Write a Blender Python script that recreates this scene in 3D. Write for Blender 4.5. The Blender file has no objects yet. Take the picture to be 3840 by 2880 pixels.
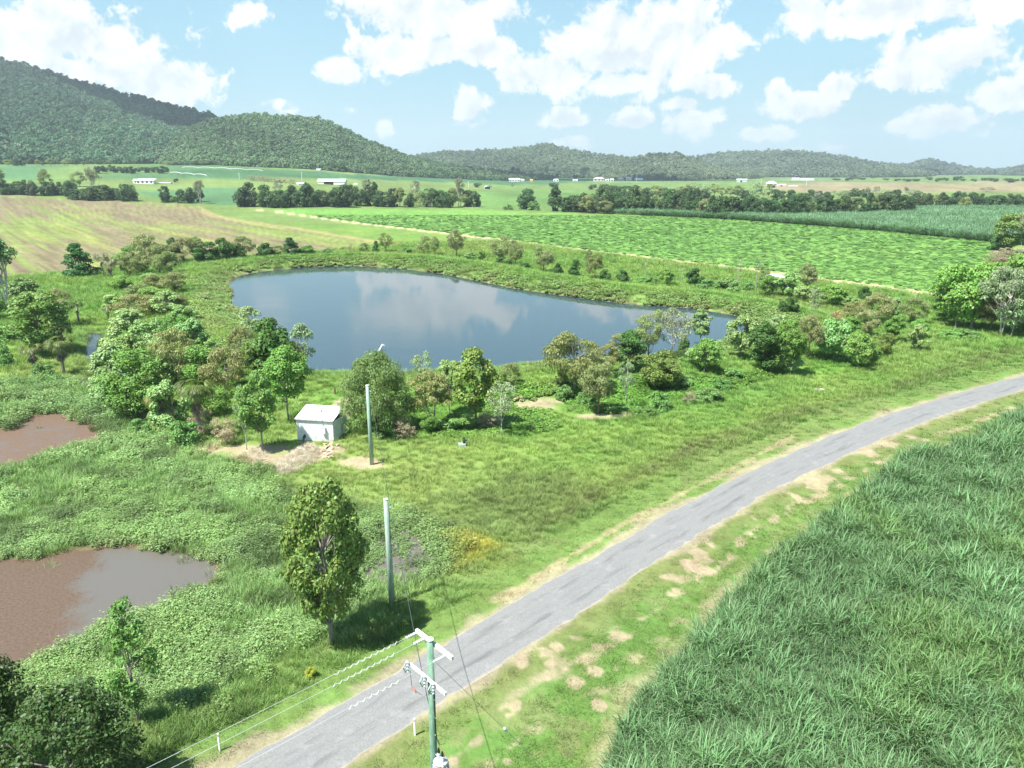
import bpy, math, random
import numpy as np
from mathutils import Vector, Matrix

random.seed(7)
RNG = np.random.default_rng(11)
SC = bpy.context.scene
COL = SC.collection
R = math.radians

# ------------------------------------------------------------------ camera
PITCH = R(15.5); FPX = 2921.0; CAMH = 30.0
cam_d = bpy.data.cameras.new('camera')
cam_d.sensor_width = 36.0
cam_d.lens = 36.0 * FPX / 3840.0
cam_d.clip_start = 0.5
cam_d.clip_end = 30000.0
cam = bpy.data.objects.new('camera', cam_d)
cam.location = (0, 0, CAMH)
cam.rotation_euler = (R(90) - PITCH, 0, 0)
COL.objects.link(cam)
SC.camera = cam
SC.render.resolution_x = 1024; SC.render.resolution_y = 768

# ------------------------------------------------------------------ light
SUN_EL = R(61.0); SUN_TH = R(36.0)          # shadows run towards (cos TH, sin TH)
SUN_FROM = Vector((-math.cos(SUN_TH) * math.cos(SUN_EL), -math.sin(SUN_TH) * math.cos(SUN_EL), math.sin(SUN_EL)))
sun_d = bpy.data.lights.new('sun', 'SUN')
sun_d.energy = 5.0; sun_d.angle = R(0.53); sun_d.color = (1.0, 0.97, 0.90)
sun = bpy.data.objects.new('sun', sun_d)
sun.rotation_euler = (-SUN_FROM).to_track_quat('-Z', 'Y').to_euler()
sun.location = (0, 0, 200)
COL.objects.link(sun)

SC.view_settings.view_transform = 'Standard'
SC.view_settings.look = 'None'
SC.view_settings.gamma = 1.0
SC.view_settings.use_curve_mapping = False
SC.view_settings.exposure = 1.22
SC.cycles.max_bounces = 6
SC.cycles.diffuse_bounces = 2
SC.cycles.glossy_bounces = 2
SC.cycles.transmission_bounces = 3
SC.cycles.transparent_max_bounces = 4
SC.cycles.volume_bounces = 0
SC.cycles.caustics_reflective = False
SC.cycles.caustics_refractive = False
SC.cycles.sample_clamp_indirect = 6.0
SC.cycles.use_denoising = True


class NT:
    """small helper for node trees"""
    def __init__(self, tree):
        self.t = tree
        tree.nodes.clear()

    def n(self, kind, **kw):
        nd = self.t.nodes.new(kind)
        for k, v in kw.items():
            setattr(nd, k, v)
        return nd

    def l(self, a, b):
        self.t.links.new(a, b)

    def put(self, sock, v):
        if isinstance(v, bpy.types.NodeSocket):
            self.l(v, sock)
        else:
            sock.default_value = v

    def math(self, op, a, b=None, c=None, clamp=False):
        nd = self.n('ShaderNodeMath', operation=op, use_clamp=clamp)
        self.put(nd.inputs[0], a)
        if b is not None: self.put(nd.inputs[1], b)
        if c is not None: self.put(nd.inputs[2], c)
        return nd.outputs[0]

    def vmath(self, op, a, b=None):
        nd = self.n('ShaderNodeVectorMath', operation=op)
        self.put(nd.inputs[0], a)
        if b is not None: self.put(nd.inputs[1], b)
        return nd.outputs['Value'] if op in ('LENGTH', 'DOT_PRODUCT', 'DISTANCE') else nd.outputs[0]

    def mix(self, f, a, b, blend='MIX'):
        nd = self.n('ShaderNodeMix', data_type='RGBA', blend_type=blend)
        self.put(nd.inputs[0], f); self.put(nd.inputs[6], a); self.put(nd.inputs[7], b)
        return nd.outputs[2]

    def noise(self, vec, scale, detail=3.0, rough=0.55, dim='3D', dist=0.0):
        nd = self.n('ShaderNodeTexNoise', noise_dimensions=dim)
        if vec is not None: self.l(vec, nd.inputs['Vector'])
        nd.inputs['Scale'].default_value = scale
        nd.inputs['Detail'].default_value = detail
        nd.inputs['Roughness'].default_value = rough
        nd.inputs['Distortion'].default_value = dist
        return nd.outputs['Fac']

    def smooth(self, v, lo, hi, a=0.0, b=1.0):
        nd = self.n('ShaderNodeMapRange', interpolation_type='SMOOTHSTEP')
        self.put(nd.inputs['Value'], v)
        for k, q in (('From Min', lo), ('From Max', hi), ('To Min', a), ('To Max', b)):
            self.put(nd.inputs[k], q)
        return nd.outputs[0]


def c4(c):
    return (c[0], c[1], c[2], 1.0)


# ------------------------------------------------------------------ sky with fair-weather clouds
world = bpy.data.worlds.new('World')
SC.world = world
world.use_nodes = True
W = NT(world.node_tree)
SKY_STRENGTH = 0.070
sky = W.n('ShaderNodeTexSky', sky_type='NISHITA')
sky.sun_disc = False
sky.sun_elevation = SUN_EL
sky.sun_rotation = math.atan2(SUN_FROM.x, SUN_FROM.y)
sky.air_density = 1.0; sky.dust_density = 1.0; sky.ozone_density = 2.2
tc = W.n('ShaderNodeTexCoord')
sep = W.n('ShaderNodeSeparateXYZ'); W.l(tc.outputs['Generated'], sep.inputs[0])
az = W.math('MULTIPLY', W.math('ARCTAN2', sep.outputs[0], sep.outputs[1]), 57.2958)
el = W.math('MULTIPLY', W.math('ARCSINE', sep.outputs[2]), 57.2958)
comb = W.n('ShaderNodeCombineXYZ'); W.l(az, comb.inputs[0]); W.l(el, comb.inputs[1])
P2 = comb.outputs[0]


def px_dir(px, py):
    xc = (px - 1920.0) / FPX; yc = (1440.0 - py) / FPX
    d = Vector((xc, math.cos(PITCH) + yc * math.sin(PITCH), -math.sin(PITCH) + yc * math.cos(PITCH)))
    return d.normalized()


# cloud banks as (x, y, half-width, half-height, weight) of the photograph at 2212 px, turned into azimuth / elevation
BANKS = [(110, 75, 270, 85, 1), (-250, 60, 320, 120, 1), (300, 160, 120, 52, 1), (385, 182, 92, 62, 1.1), (130, 150, 300, 50, .9),
         (525, 30, 62, 32, .75), (930, 32, 250, 72, 1), (850, 112, 125, 58, 1), (745, 150, 60, 36, .8), (1010, 108, 160, 48, .95),
         (1360, 100, 250, 95, 1.15), (1470, 50, 130, 75, 1.15), (1180, 160, 135, 65, 1.05), (1540, 95, 85, 70, 1), (1350, 178, 170, 40, .95),
         (2040, 120, 160, 66, 1.05), (1960, 165, 120, 40, .8), (2170, 205, 90, 42, .9), (1960, 15, 330, 62, .95), (1840, 50, 120, 40, .8),
         (1020, 225, 52, 60, .9), (1205, 258, 66, 30, 1), (1370, 262, 50, 30, .9), (1500, 262, 76, 42, 1), (1720, 230, 100, 36, 1), (1675, 195, 38, 34, .9), (1805, 190, 40, 32, .95),
         (2050, 262, 90, 40, 1), (1930, 275, 50, 22, .7), (1655, 288, 70, 24, .8), (835, 276, 26, 24, .8), (1240, 308, 60, 20, .75), (1545, 185, 66, 34, 1),
         (760, 235, 30, 20, .7), (600, 225, 40, 22, .55), (620, 240, 45, 14, .5), (1800, 320, 90, 14, .6), (1480, 225, 60, 24, .8), (2450, 150, 200, 70, 1), (2400, 40, 160, 60, 1)]
dens = None
for (bx, by, rx, ry, wgt) in BANKS:
    d = px_dir(bx * 1.736, by * 1.736)
    a0 = math.degrees(math.atan2(d.x, d.y)); e0 = math.degrees(math.asin(d.z))
    k = 1.736 / FPX * 57.3
    v = W.vmath('SUBTRACT', P2, (a0, e0, 0))
    v = W.vmath('MULTIPLY', v, (1 / (rx * k), 1 / (ry * k), 0))
    f = W.math('MULTIPLY_ADD', W.vmath('LENGTH', v), -wgt, wgt)
    dens = f if dens is None else W.math('MAXIMUM', dens, f)
# the rest of the sky: the same kind of scattered clouds, laid out on a flat layer overhead
dz = W.math('MAXIMUM', sep.outputs[2], 0.03)
lay = W.n('ShaderNodeCombineXYZ')
W.l(W.math('DIVIDE', sep.outputs[0], dz), lay.inputs[0]); W.l(W.math('DIVIDE', sep.outputs[1], dz), lay.inputs[1])
over = W.noise(lay.outputs[0], 0.33, 2.0, 0.5)
over = W.smooth(over, 0.55, 0.80, -0.4, 1.0)
side = W.math('MAXIMUM', W.smooth(W.math('ABSOLUTE', az), 37, 46), W.smooth(el, 12.5, 17))
over = W.math('MULTIPLY_ADD', W.math('ADD', over, 1.0), side, -1.0)
dens = W.math('MAXIMUM', dens, over)
n1 = W.noise(P2, 0.40, 7.0, 0.56, '2D', 0.25)
up2 = W.vmath('ADD', P2, (-0.45, 0.9, 0))
n2 = W.noise(up2, 0.40, 4.0, 0.56, '2D', 0.25)
n3 = W.noise(P2, 1.5, 5.0, 0.6, '2D', 0.5)
dd = W.math('ADD', dens, W.math('MULTIPLY', W.math('SUBTRACT', n1, 0.5), 1.5))
dd = W.math('ADD', dd, W.math('MULTIPLY', W.math('SUBTRACT', n3, 0.5), 0.55))
alpha = W.smooth(dd, 0.17, 0.47)
alpha = W.math('MULTIPLY', alpha, W.smooth(el, 0.3, 3.0, 0.4, 1.0))
relief = W.smooth(W.math('SUBTRACT', n1, n2), -0.20, 0.16)
thick = W.smooth(dd, 0.30, 1.05)
shade = W.math('MULTIPLY_ADD', relief, 0.80, W.math('MULTIPLY', W.math('SUBTRACT', 1.0, thick), 0.35), clamp=True)
shade = W.math('ADD', shade, W.math('MULTIPLY', W.math('SUBTRACT', n3, 0.5), 0.5), clamp=True)
ccol = W.mix(shade, (5.0, 5.5, 5.8, 1), (7.4, 7.5, 7.4, 1))
# moist air: the blue pales towards the horizon
pale = W.smooth(el, -1.0, 26.0, 1.0, 0.0)
blue = W.mix(1.0, sky.outputs[0], (0.86, 1.12, 1.10, 1), 'MULTIPLY')
skyb = W.mix(W.math('MULTIPLY', pale, 0.92), blue, (2.95, 4.85, 5.75, 1))
skyb = W.mix(W.smooth(el, -1.0, 7.0, 0.8, 0.0), skyb, (4.5, 5.7, 6.0, 1))
skyc = W.mix(alpha, skyb, ccol)
bg = W.n('ShaderNodeBackground'); bg.inputs['Strength'].default_value = SKY_STRENGTH
W.l(skyc, bg.inputs['Color'])
wo = W.n('ShaderNodeOutputWorld'); W.l(bg.outputs[0], wo.inputs['Surface'])


# ------------------------------------------------------------------ object helpers
def tag(o, label=None, cat=None, group=None, kind=None):
    if label: o['label'] = label
    if cat: o['category'] = cat
    if group: o['group'] = group
    if kind: o['kind'] = kind
    return o


def empty(name, loc=(0, 0, 0), rz=0.0, label=None, cat=None, group=None):
    o = bpy.data.objects.new(name, None)
    o.empty_display_size = 0.3
    o.location = loc; o.rotation_euler = (0, 0, rz)
    COL.objects.link(o)
    return tag(o, label, cat, group)


def link(name, me, m=None, parent=None, loc=None):
    if m is not None and len(me.materials) == 0:
        me.materials.append(m)
    o = bpy.data.objects.new(name, me)
    COL.objects.link(o)
    if parent is not None: o.parent = parent
    if loc is not None: o.location = loc
    return o


def np_mesh(name, V, quads=None, tris=None, smooth=False):
    me = bpy.data.meshes.new(name)
    V = np.asarray(V, dtype=np.float32).reshape(-1, 3)
    nq = 0 if quads is None else len(quads)
    nt = 0 if tris is None else len(tris)
    idx = []
    if nq: idx.append(np.asarray(quads, dtype=np.int32).ravel())
    if nt: idx.append(np.asarray(tris, dtype=np.int32).ravel())
    idx = np.concatenate(idx)
    starts = np.concatenate([np.arange(nq) * 4, nq * 4 + np.arange(nt) * 3]).astype(np.int32)
    me.vertices.add(len(V)); me.vertices.foreach_set('co', V.ravel())
    me.loops.add(len(idx)); me.loops.foreach_set('vertex_index', idx)
    me.polygons.add(nq + nt); me.polygons.foreach_set('loop_start', starts)
    if smooth:
        me.polygons.foreach_set('use_smooth', np.ones(nq + nt, dtype=bool))
    me.update(calc_edges=True)
    me.validate()
    return me


class MB:
    """collects boxes, tubes and panels into one mesh"""
    def __init__(self):
        self.v = []; self.f = []

    def add(self, vs, fs):
        o = len(self.v)
        self.v += [tuple(p) for p in vs]
        self.f += [tuple(i + o for i in q) for q in fs]
        return self

    def box(self, x0, x1, y0, y1, z0, z1):
        vs = [(x, y, z) for z in (z0, z1) for y in (y0, y1) for x in (x0, x1)]
        return self.add(vs, [(0, 2, 3, 1), (4, 5, 7, 6), (0, 1, 5, 4), (2, 6, 7, 3), (0, 4, 6, 2), (1, 3, 7, 5)])

    def bar(self, a, b, w, h):
        a = Vector(a); b = Vector(b); d = (b - a).normalized()
        s = d.cross(Vector((0, 0, 1)))
        if s.length < 1e-4: s = Vector((1, 0, 0))
        s.normalize(); u = s.cross(d).normalized()
        vs = []
        for p in (a, b):
            for (i, j) in ((-1, -1), (1, -1), (1, 1), (-1, 1)):
                vs.append(p + s * (i * w / 2) + u * (j * h / 2))
        return self.add(vs, [(0, 1, 2, 3), (7, 6, 5, 4), (0, 4, 5, 1), (1, 5, 6, 2), (2, 6, 7, 3), (3, 7, 4, 0)])

    def tube(self, pts, rad, n=6, caps=True):
        pts = [Vector(p) for p in pts]
        rad = rad if hasattr(rad, '__len__') else [rad] * len(pts)
        vs = []; fs = []
        prev = None
        for i, p in enumerate(pts):
            d = (pts[min(i + 1, len(pts) - 1)] - pts[max(i - 1, 0)]).normalized()
            ref = Vector((1, 0, 0)) if prev is None else prev
            s = ref - d * ref.dot(d)
            if s.length < 1e-3: s = Vector((0, 1, 0)) - d * d.y
            s.normalize(); prev = s
            u = d.cross(s)
            for k in range(n):
                a = 2 * math.pi * k / n
                vs.append(p + (s * math.cos(a) + u * math.sin(a)) * rad[i])
        for i in range(len(pts) - 1):
            for k in range(n):
                k2 = (k + 1) % n
                fs.append((i * n + k, i * n + k2, (i + 1) * n + k2, (i + 1) * n + k))
        if caps:
            fs.append(tuple(range(n - 1, -1, -1)))
            fs.append(tuple((len(pts) - 1) * n + k for k in range(n)))
        return self.add(vs, fs)

    def lathe(self, prof, n=12, origin=(0, 0, 0)):
        ox, oy, oz = origin
        vs = []; fs = []
        for (r, z) in prof:
            for k in range(n):
                a = 2 * math.pi * k / n
                vs.append((ox + r * math.cos(a), oy + r * math.sin(a), oz + z))
        for i in range(len(prof) - 1):
            for k in range(n):
                k2 = (k + 1) % n
                fs.append((i * n + k, i * n + k2, (i + 1) * n + k2, (i + 1) * n + k))
        fs.append(tuple(range(n - 1, -1, -1)))
        fs.append(tuple((len(prof) - 1) * n + k for k in range(n)))
        return self.add(vs, fs)

    def corrugated(self, a, b, z0, z1, pitch=0.16, depth=0.03, tops=None, thick=0.015):
        """sheet standing on the segment a-b, with ridges; tops = (z at a, z at b) for a raked top"""
        a = Vector((a[0], a[1], 0)); b = Vector((b[0], b[1], 0))
        L = (b - a).length; d = (b - a) / L; nrm = Vector((d.y, -d.x, 0))
        k = max(2, int(L / pitch * 2))
        t0, t1 = tops if tops else (z1, z1)
        vs = []; fs = []
        for i in range(k + 1):
            q = i / k
            p = a + (b - a) * q + nrm * (depth * (0.5 if i % 2 else -0.5))
            zt = t0 + (t1 - t0) * q
            for off in (0, -thick):
                vs.append((p.x + nrm.x * off, p.y + nrm.y * off, z0)); vs.append((p.x + nrm.x * off, p.y + nrm.y * off, zt))
        for i in range(k):
            o = i * 4; q = o + 4
            fs += [(o, q, q + 1, o + 1), (q + 2, o + 2, o + 3, q + 3), (o + 1, q + 1, q + 3, o + 3)]
        return self.add(vs, fs)

    def mesh(self, name, smooth=False):
        me = bpy.data.meshes.new(name)
        me.from_pydata(self.v, [], self.f)
        if smooth:
            me.polygons.foreach_set('use_smooth', np.ones(len(me.polygons), dtype=bool))
        me.update()
        return me

    def build(self, name, m, parent=None, loc=None, smooth=False):
        return link(name, self.mesh(name, smooth), m, parent, loc)


# ------------------------------------------------------------------ numpy noise
def _h(ix, iy, s):
    n = (ix.astype(np.int64) * 374761393 + iy.astype(np.int64) * 668265263 + s * 974634777) & 0xffffffff
    n = ((n ^ (n >> 13)) * 1274126177) & 0xffffffff
    n = (n ^ (n >> 16)) & 0xffffffff
    return n / 4294967295.0


def vnoise(x, y, s=0):
    x = np.asarray(x, float); y = np.asarray(y, float)
    ix = np.floor(x); iy = np.floor(y); fx = x - ix; fy = y - iy
    fx = fx * fx * (3 - 2 * fx); fy = fy * fy * (3 - 2 * fy)
    a = _h(ix, iy, s); b = _h(ix + 1, iy, s); c = _h(ix, iy + 1, s); d = _h(ix + 1, iy + 1, s)
    return (a * (1 - fx) + b * fx) * (1 - fy) + (c * (1 - fx) + d * fx) * fy


def fbm(x, y, s=0, o=4, g=0.5):
    t = 0; a = 1; w = 0
    for i in range(o):
        t = t + a * vnoise(x * 2 ** i + 17.3 * i, y * 2 ** i - 9.1 * i, s + i); w += a; a *= g
    return t / w


def sstep(lo, hi, v):
    t = np.clip((v - lo) / (hi - lo), 0, 1)
    return t * t * (3 - 2 * t)


def seg_dist(pts, X, Y):
    """distance to an open polyline and the parameter of the nearest point"""
    best = np.full(X.shape, 1e9)
    for (ax, ay), (bx, by) in zip(pts[:-1], pts[1:]):
        dx = bx - ax; dy = by - ay; L2 = dx * dx + dy * dy + 1e-12
        t = np.clip(((X - ax) * dx + (Y - ay) * dy) / L2, 0, 1)
        best = np.minimum(best, (X - ax - t * dx) ** 2 + (Y - ay - t * dy) ** 2)
    return np.sqrt(best)


def psd(poly, X, Y):
    """signed distance to a closed polygon, negative inside"""
    poly = [tuple(p) for p in poly]
    d = seg_dist(poly + [poly[0]], X, Y)
    ins = np.zeros(X.shape, bool)
    n = len(poly)
    for i in range(n):
        x1, y1 = poly[i]; x2, y2 = poly[(i + 1) % n]
        if y1 == y2: continue
        c = ((y1 > Y) != (y2 > Y)) & (X < (x2 - x1) * (Y - y1) / (y2 - y1) + x1)
        ins ^= c
    return np.where(ins, -d, d)


# ------------------------------------------------------------------ from photograph pixels to the place
def rays(px, py):
    px = np.atleast_1d(np.asarray(px, float)); py = np.atleast_1d(np.asarray(py, float))
    xc = (px - 1920.0) / FPX; yc = (1440.0 - py) / FPX
    return np.stack([xc, math.cos(PITCH) + yc * math.sin(PITCH), -math.sin(PITCH) + yc * math.cos(PITCH)], 1)


def at_z(px, py, z):
    d = rays(px, py)
    t = (z - CAMH) / d[:, 2]
    return np.stack([d[:, 0] * t, d[:, 1] * t], 1)


S2 = 3840.0 / 2212.0
WATER = 0.8
POND_PX = np.array([(490, 612), (499, 604), (520, 594), (570, 585), (650, 578), (760, 574), (860, 579), (950, 590), (1020, 604), (1100, 621), (1200, 636), (1300, 650),
                    (1400, 660), (1480, 664), (1560, 676), (1620, 688), (1643, 698), (1620, 716), (1560, 740), (1480, 762), (1400, 772), (1300, 778), (1190, 784), (1111, 790),
                    (1060, 798), (940, 804), (830, 808), (733, 807), (680, 804), (640, 790), (600, 752), (560, 716), (525, 676), (505, 662), (492, 646), (506, 636), (497, 625)], float) * S2
POND = at_z(POND_PX[:, 0], POND_PX[:, 1], WATER)
ROAD_Z = 0.22
RL_PX = [(875, 2880), (1067, 2767), (1400, 2582), (1578, 2474), (1713, 2388), (1891, 2281), (2026, 2205), (2156, 2130), (2304, 2047), (2400, 1986), (2585, 1885), (2747, 1793), (2940, 1708), (3116, 1628), (3311, 1551), (3442, 1508), (3637, 1456), (3840, 1408)]
RR_PX = [(1300, 2857), (1418, 2786), (1578, 2679), (1713, 2580), (2009, 2396), (2215, 2265), (2422, 2136), (2554, 2048), (2747, 1924), (2940, 1816), (3094, 1747), (3249, 1677), (3403, 1615), (3572, 1555), (3702, 1505), (3840, 1460)]


def resample(p, n):
    p = np.asarray(p, float)
    s = np.concatenate([[0], np.cumsum(np.hypot(*np.diff(p, axis=0).T))])
    q = np.linspace(0, s[-1], n)
    return np.stack([np.interp(q, s, p[:, 0]), np.interp(q, s, p[:, 1])], 1)


def smooth_line(p, it=2):
    p = p.copy()
    for _ in range(it):
        p[1:-1] = 0.25 * p[:-2] + 0.5 * p[1:-1] + 0.25 * p[2:]
    return p


RL = at_z(*np.array(RL_PX, float).T, ROAD_Z); RR = at_z(*np.array(RR_PX, float).T, ROAD_Z)
RL = smooth_line(resample(RL, 60), 6); RR = smooth_line(resample(RR, 60), 6)


def extend(p, a, b):
    d0 = (p[0] - p[2]); d0 /= np.hypot(*d0); d1 = p[-1] - p[-3]; d1 /= np.hypot(*d1)
    return np.concatenate([[p[0] + d0 * a], p, [p[-1] + d1 * b]])


RCEN = 0.5 * (resample(RL, 60) + resample(RR, 60))
# one centre line and a width profile
_cd = np.gradient(RCEN, axis=0); _cd /= np.hypot(_cd[:, 0], _cd[:, 1])[:, None]
_cn = np.stack([-_cd[:, 1], _cd[:, 0]], 1)
HALF_L = np.array([seg_dist([tuple(q) for q in RL], np.array([c[0]]), np.array([c[1]]))[0] for c in RCEN])
HALF_R = np.array([seg_dist([tuple(q) for q in RR], np.array([c[0]]), np.array([c[1]]))[0] for c in RCEN])
HALF = float(np.median(0.5 * (HALF_L + HALF_R)))
RC = extend(RCEN, 60, 160)

MUD_A = at_z(*(np.array([(-700, 1215), (-200, 1212), (0, 1214), (60, 1213), (110, 1205), (150, 1193), (200, 1190), (250, 1184), (330, 1190), (400, 1198), (455, 1214), (472, 1238), (445, 1262), (400, 1274), (370, 1300), (310, 1328), (250, 1345), (160, 1393), (60, 1432), (0, 1450), (-200, 1500), (-500, 1560)], float) * S2).T, -0.2)
MUD_B = at_z(*np.array([(-300, 1640), (-100, 1640), (20, 1600), (60, 1610), (90, 1570), (150, 1553), (235, 1552), (306, 1587), (370, 1630), (352, 1665), (235, 1690), (90, 1730), (0, 1762), (-200, 1800), (-400, 1790)], float).T, -0.2)
CHAN_A = at_z(*np.array([(338, 1247), (370, 1252), (376, 1288), (367, 1329), (353, 1358), (335, 1352), (329, 1311)], float).T, -0.2)
CHAN_B = at_z(*np.array([(322, 1423), (358, 1411), (379, 1435), (376, 1455), (341, 1456)], float).T, -0.2)
SWAMP = at_z(*np.array([(1370, 2040), (1450, 1990), (1540, 1985), (1600, 2030), (1680, 2070), (1655, 2135), (1570, 2185), (1440, 2195), (1360, 2160)], float).T, -0.2)
POOLS = [MUD_A, MUD_B, CHAN_A, CHAN_B, SWAMP]


def bbox_psd(poly, X, Y, m):
    out = np.full(X.shape, 1e3)
    p = np.asarray(poly)
    k = (X > p[:, 0].min() - m) & (X < p[:, 0].max() + m) & (Y > p[:, 1].min() - m) & (Y < p[:, 1].max() + m)
    if k.any(): out[k] = psd(poly, X[k], Y[k])
    return out


def far_rise(X, Y):
    r = np.hypot(X, Y)
    u = 1920 + FPX * (X / np.maximum(Y, 1e-3)) / math.cos(PITCH)
    u = np.where(Y > 0, u, np.where(X < 0, -3000, 6000))
    A = np.interp(u, [-3000, -1500, 0, 800, 1200, 1500, 1900, 2400, 3840, 6000], [40, 42, 37, 38, 31, 16, 4, 1, 3, 3])
    return A * sstep(420, 1480, r)


def terrain(X, Y):
    X = np.asarray(X, float); Y = np.asarray(Y, float)
    z = far_rise(X, Y)
    near = np.hypot(X, Y) < 420
    if near.any():
        x = X[near]; y = Y[near]
        zz = (fbm(x / 9, y / 9, 3, 3) - 0.5) * 0.35
        sd = bbox_psd(POND, x, y, 40)
        far = sstep(120, 210, y)
        crest = 1.7 + 1.1 * far
        w_in = 4.0 + 4.5 * far
        prof = np.where(sd < 0, WATER + np.maximum(sd, -25) * 0.22,
                        np.where(sd < w_in, WATER + (crest - WATER) * sstep(-0.2, 1, sd / w_in),
                                 np.where(sd < w_in + 4, crest, crest * (1 - sstep(0, 1, (sd - w_in - 4) / 11)))))
        prof = np.where(sd > 60, 0, prof)
        zz = np.where(sd < 1, prof, prof + zz * np.minimum(1, np.abs(sd) / 3 + .2))
        for P in POOLS:
            s = bbox_psd(P, x, y, 6)
            zz = zz - 0.55 * (1 - sstep(-2.0, 1.6, s))
        dr = seg_dist([tuple(q) for q in RC], x, y)
        w = 1 - sstep(HALF + 0.4, HALF + 5, dr)
        # shallow table drain on the pond side of the road
        zz = zz * (1 - w) + ROAD_Z * w
        z[near] = zz
    return z


def ground(px, py):
    """first hit of the photograph's sight line with the terrain"""
    d = rays(px, py)
    d = d / np.hypot(d[:, 0], d[:, 1])[:, None]
    rr = np.geomspace(15, 3200, 260)
    z = terrain((d[:, :1] * rr).ravel(), (d[:, 1:2] * rr).ravel()).reshape(len(d), -1)
    below = CAMH + d[:, 2:3] * rr < z
    i = np.where(below.any(1), np.argmax(below, 1), len(rr) - 60)
    hi = rr[i]; lo = rr[np.maximum(i - 1, 0)]
    for _ in range(14):
        m = 0.5 * (lo + hi)
        b = CAMH + d[:, 2] * m < terrain(d[:, 0] * m, d[:, 1] * m)
        hi = np.where(b, m, hi); lo = np.where(b, lo, m)
    m = hi
    X = d[:, 0] * m; Y = d[:, 1] * m
    return np.stack([X, Y, terrain(X, Y)], 1)


def g1(px, py):
    return Vector(ground([px], [py])[0])


def gpoly(px):
    px = np.array(px, float)
    return ground(px[:, 0], px[:, 1])[:, :2]


def top_z(y, py):
    """height of a thing standing at depth y whose top is seen at row py (on the middle column; exact for any column)"""
    yc = (1440.0 - py) / FPX
    return CAMH + y * (-math.sin(PITCH) + yc * math.cos(PITCH)) / (math.cos(PITCH) + yc * math.sin(PITCH))
# ------------------------------------------------------------------ materials
def new_mat(name):
    m = bpy.data.materials.new(name); m.use_nodes = True
    return m, NT(m.node_tree)


def principled(T, color, rough=0.7, spec=0.3, metal=0.0, normal=None):
    b = T.n('ShaderNodeBsdfPrincipled')
    T.put(b.inputs['Base Color'], color if isinstance(color, bpy.types.NodeSocket) else c4(color))
    T.put(b.inputs['Roughness'], rough)
    b.inputs['Specular IOR Level'].default_value = spec
    b.inputs['Metallic'].default_value = metal
    if normal is not None: T.l(normal, b.inputs['Normal'])
    return b


def out(T, sh):
    o = T.n('ShaderNodeOutputMaterial'); T.l(sh, o.inputs['Surface'])


def bump(T, h, dist, strength=1.0):
    b = T.n('ShaderNodeBump'); b.inputs['Distance'].default_value = dist; b.inputs['Strength'].default_value = strength
    T.l(h, b.inputs['Height'])
    return b.outputs[0]


def simple_mat(name, color, rough=0.7, spec=0.3, metal=0.0, vary=0.25, scale=3.0, dirt=None, bumpd=0.0):
    """base colour with mottled wear"""
    m, T = new_mat(name)
    co = T.n('ShaderNodeTexCoord').outputs['Object']
    n = T.noise(co, scale, 5.0, 0.6)
    lo = tuple(c * (1 - vary) for c in color); hi = tuple(min(1, c * (1 + vary * .7)) for c in color)
    col = T.mix(T.smooth(n, .3, .7), c4(lo), c4(hi))
    if dirt:
        n2 = T.noise(co, scale * 0.45, 6.0, 0.7)
        col = T.mix(T.smooth(n2, .52, .72, 0, .75), col, c4(dirt))
    nor = bump(T, n, bumpd) if bumpd else None
    out(T, principled(T, col, rough, spec, metal, nor).outputs[0])
    return m


def leaf_mat(name, mode, trans=0.35, rough=0.5, spec=0.35, vary=0.5):
    """foliage: colour from the object (trees) or from the point that carries the clump (ground cover)"""
    m, T = new_mat(name)
    if mode == 'OBJ':
        base = T.n('ShaderNodeObjectInfo').outputs['Color']
    else:
        a = T.n('ShaderNodeAttribute', attribute_type='INSTANCER', attribute_name='tint')
        base = a.outputs['Color']
    geo = T.n('ShaderNodeNewGeometry')
    rnd = geo.outputs['Random Per Island']
    h = T.n('ShaderNodeHueSaturation')
    T.l(base, h.inputs['Color'])
    T.l(T.math('MULTIPLY_ADD', rnd, 0.05, 0.475), h.inputs['Hue'])
    T.l(T.math('MULTIPLY_ADD', rnd, vary * 1.4, 1.0 - vary * .6), h.inputs['Value'])
    h.inputs['Saturation'].default_value = 1.0
    col = h.outputs[0]
    b = principled(T, col, rough, spec)
    tr = T.n('ShaderNodeBsdfTranslucent')
    T.l(T.mix(1.0, col, (1.15, 1.2, .55, 1), 'MULTIPLY'), tr.inputs['Color'])
    mx = T.n('ShaderNodeMixShader'); mx.inputs[0].default_value = trans
    T.l(b.outputs[0], mx.inputs[1]); T.l(tr.outputs[0], mx.inputs[2])
    out(T, mx.outputs[0])
    return m


M = {}
M['leaf'] = leaf_mat('tree foliage', 'OBJ', .26)
M['leaf_gloss'] = leaf_mat('glossy tree foliage', 'OBJ', 0.30, 0.5, 0.22, 0.55)
M['weed'] = leaf_mat('ground cover leaves', 'INST', 0.25, 0.5, 0.3, 0.6)
M['blade'] = leaf_mat('grass blades', 'INST', 0.24, 0.55, 0.25, 0.55)
M['cane'] = leaf_mat('cane blades', 'INST', 0.30, 0.5, 0.3, 0.85)
M['crown'] = leaf_mat('hill crowns', 'INST', 0.2, 0.6, 0.2, 0.4)


def bark_mat(name, a, b, scale=2.0):
    m, T = new_mat(name)
    co = T.n('ShaderNodeTexCoord').outputs['Object']
    st = T.vmath('MULTIPLY', co, (4, 4, 0.8))
    n = T.noise(st, scale, 5, .65)
    out(T, principled(T, T.mix(T.smooth(n, .35, .65), c4(a), c4(b)), .85, .15, 0, bump(T, n, .03)).outputs[0])
    return m


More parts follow.
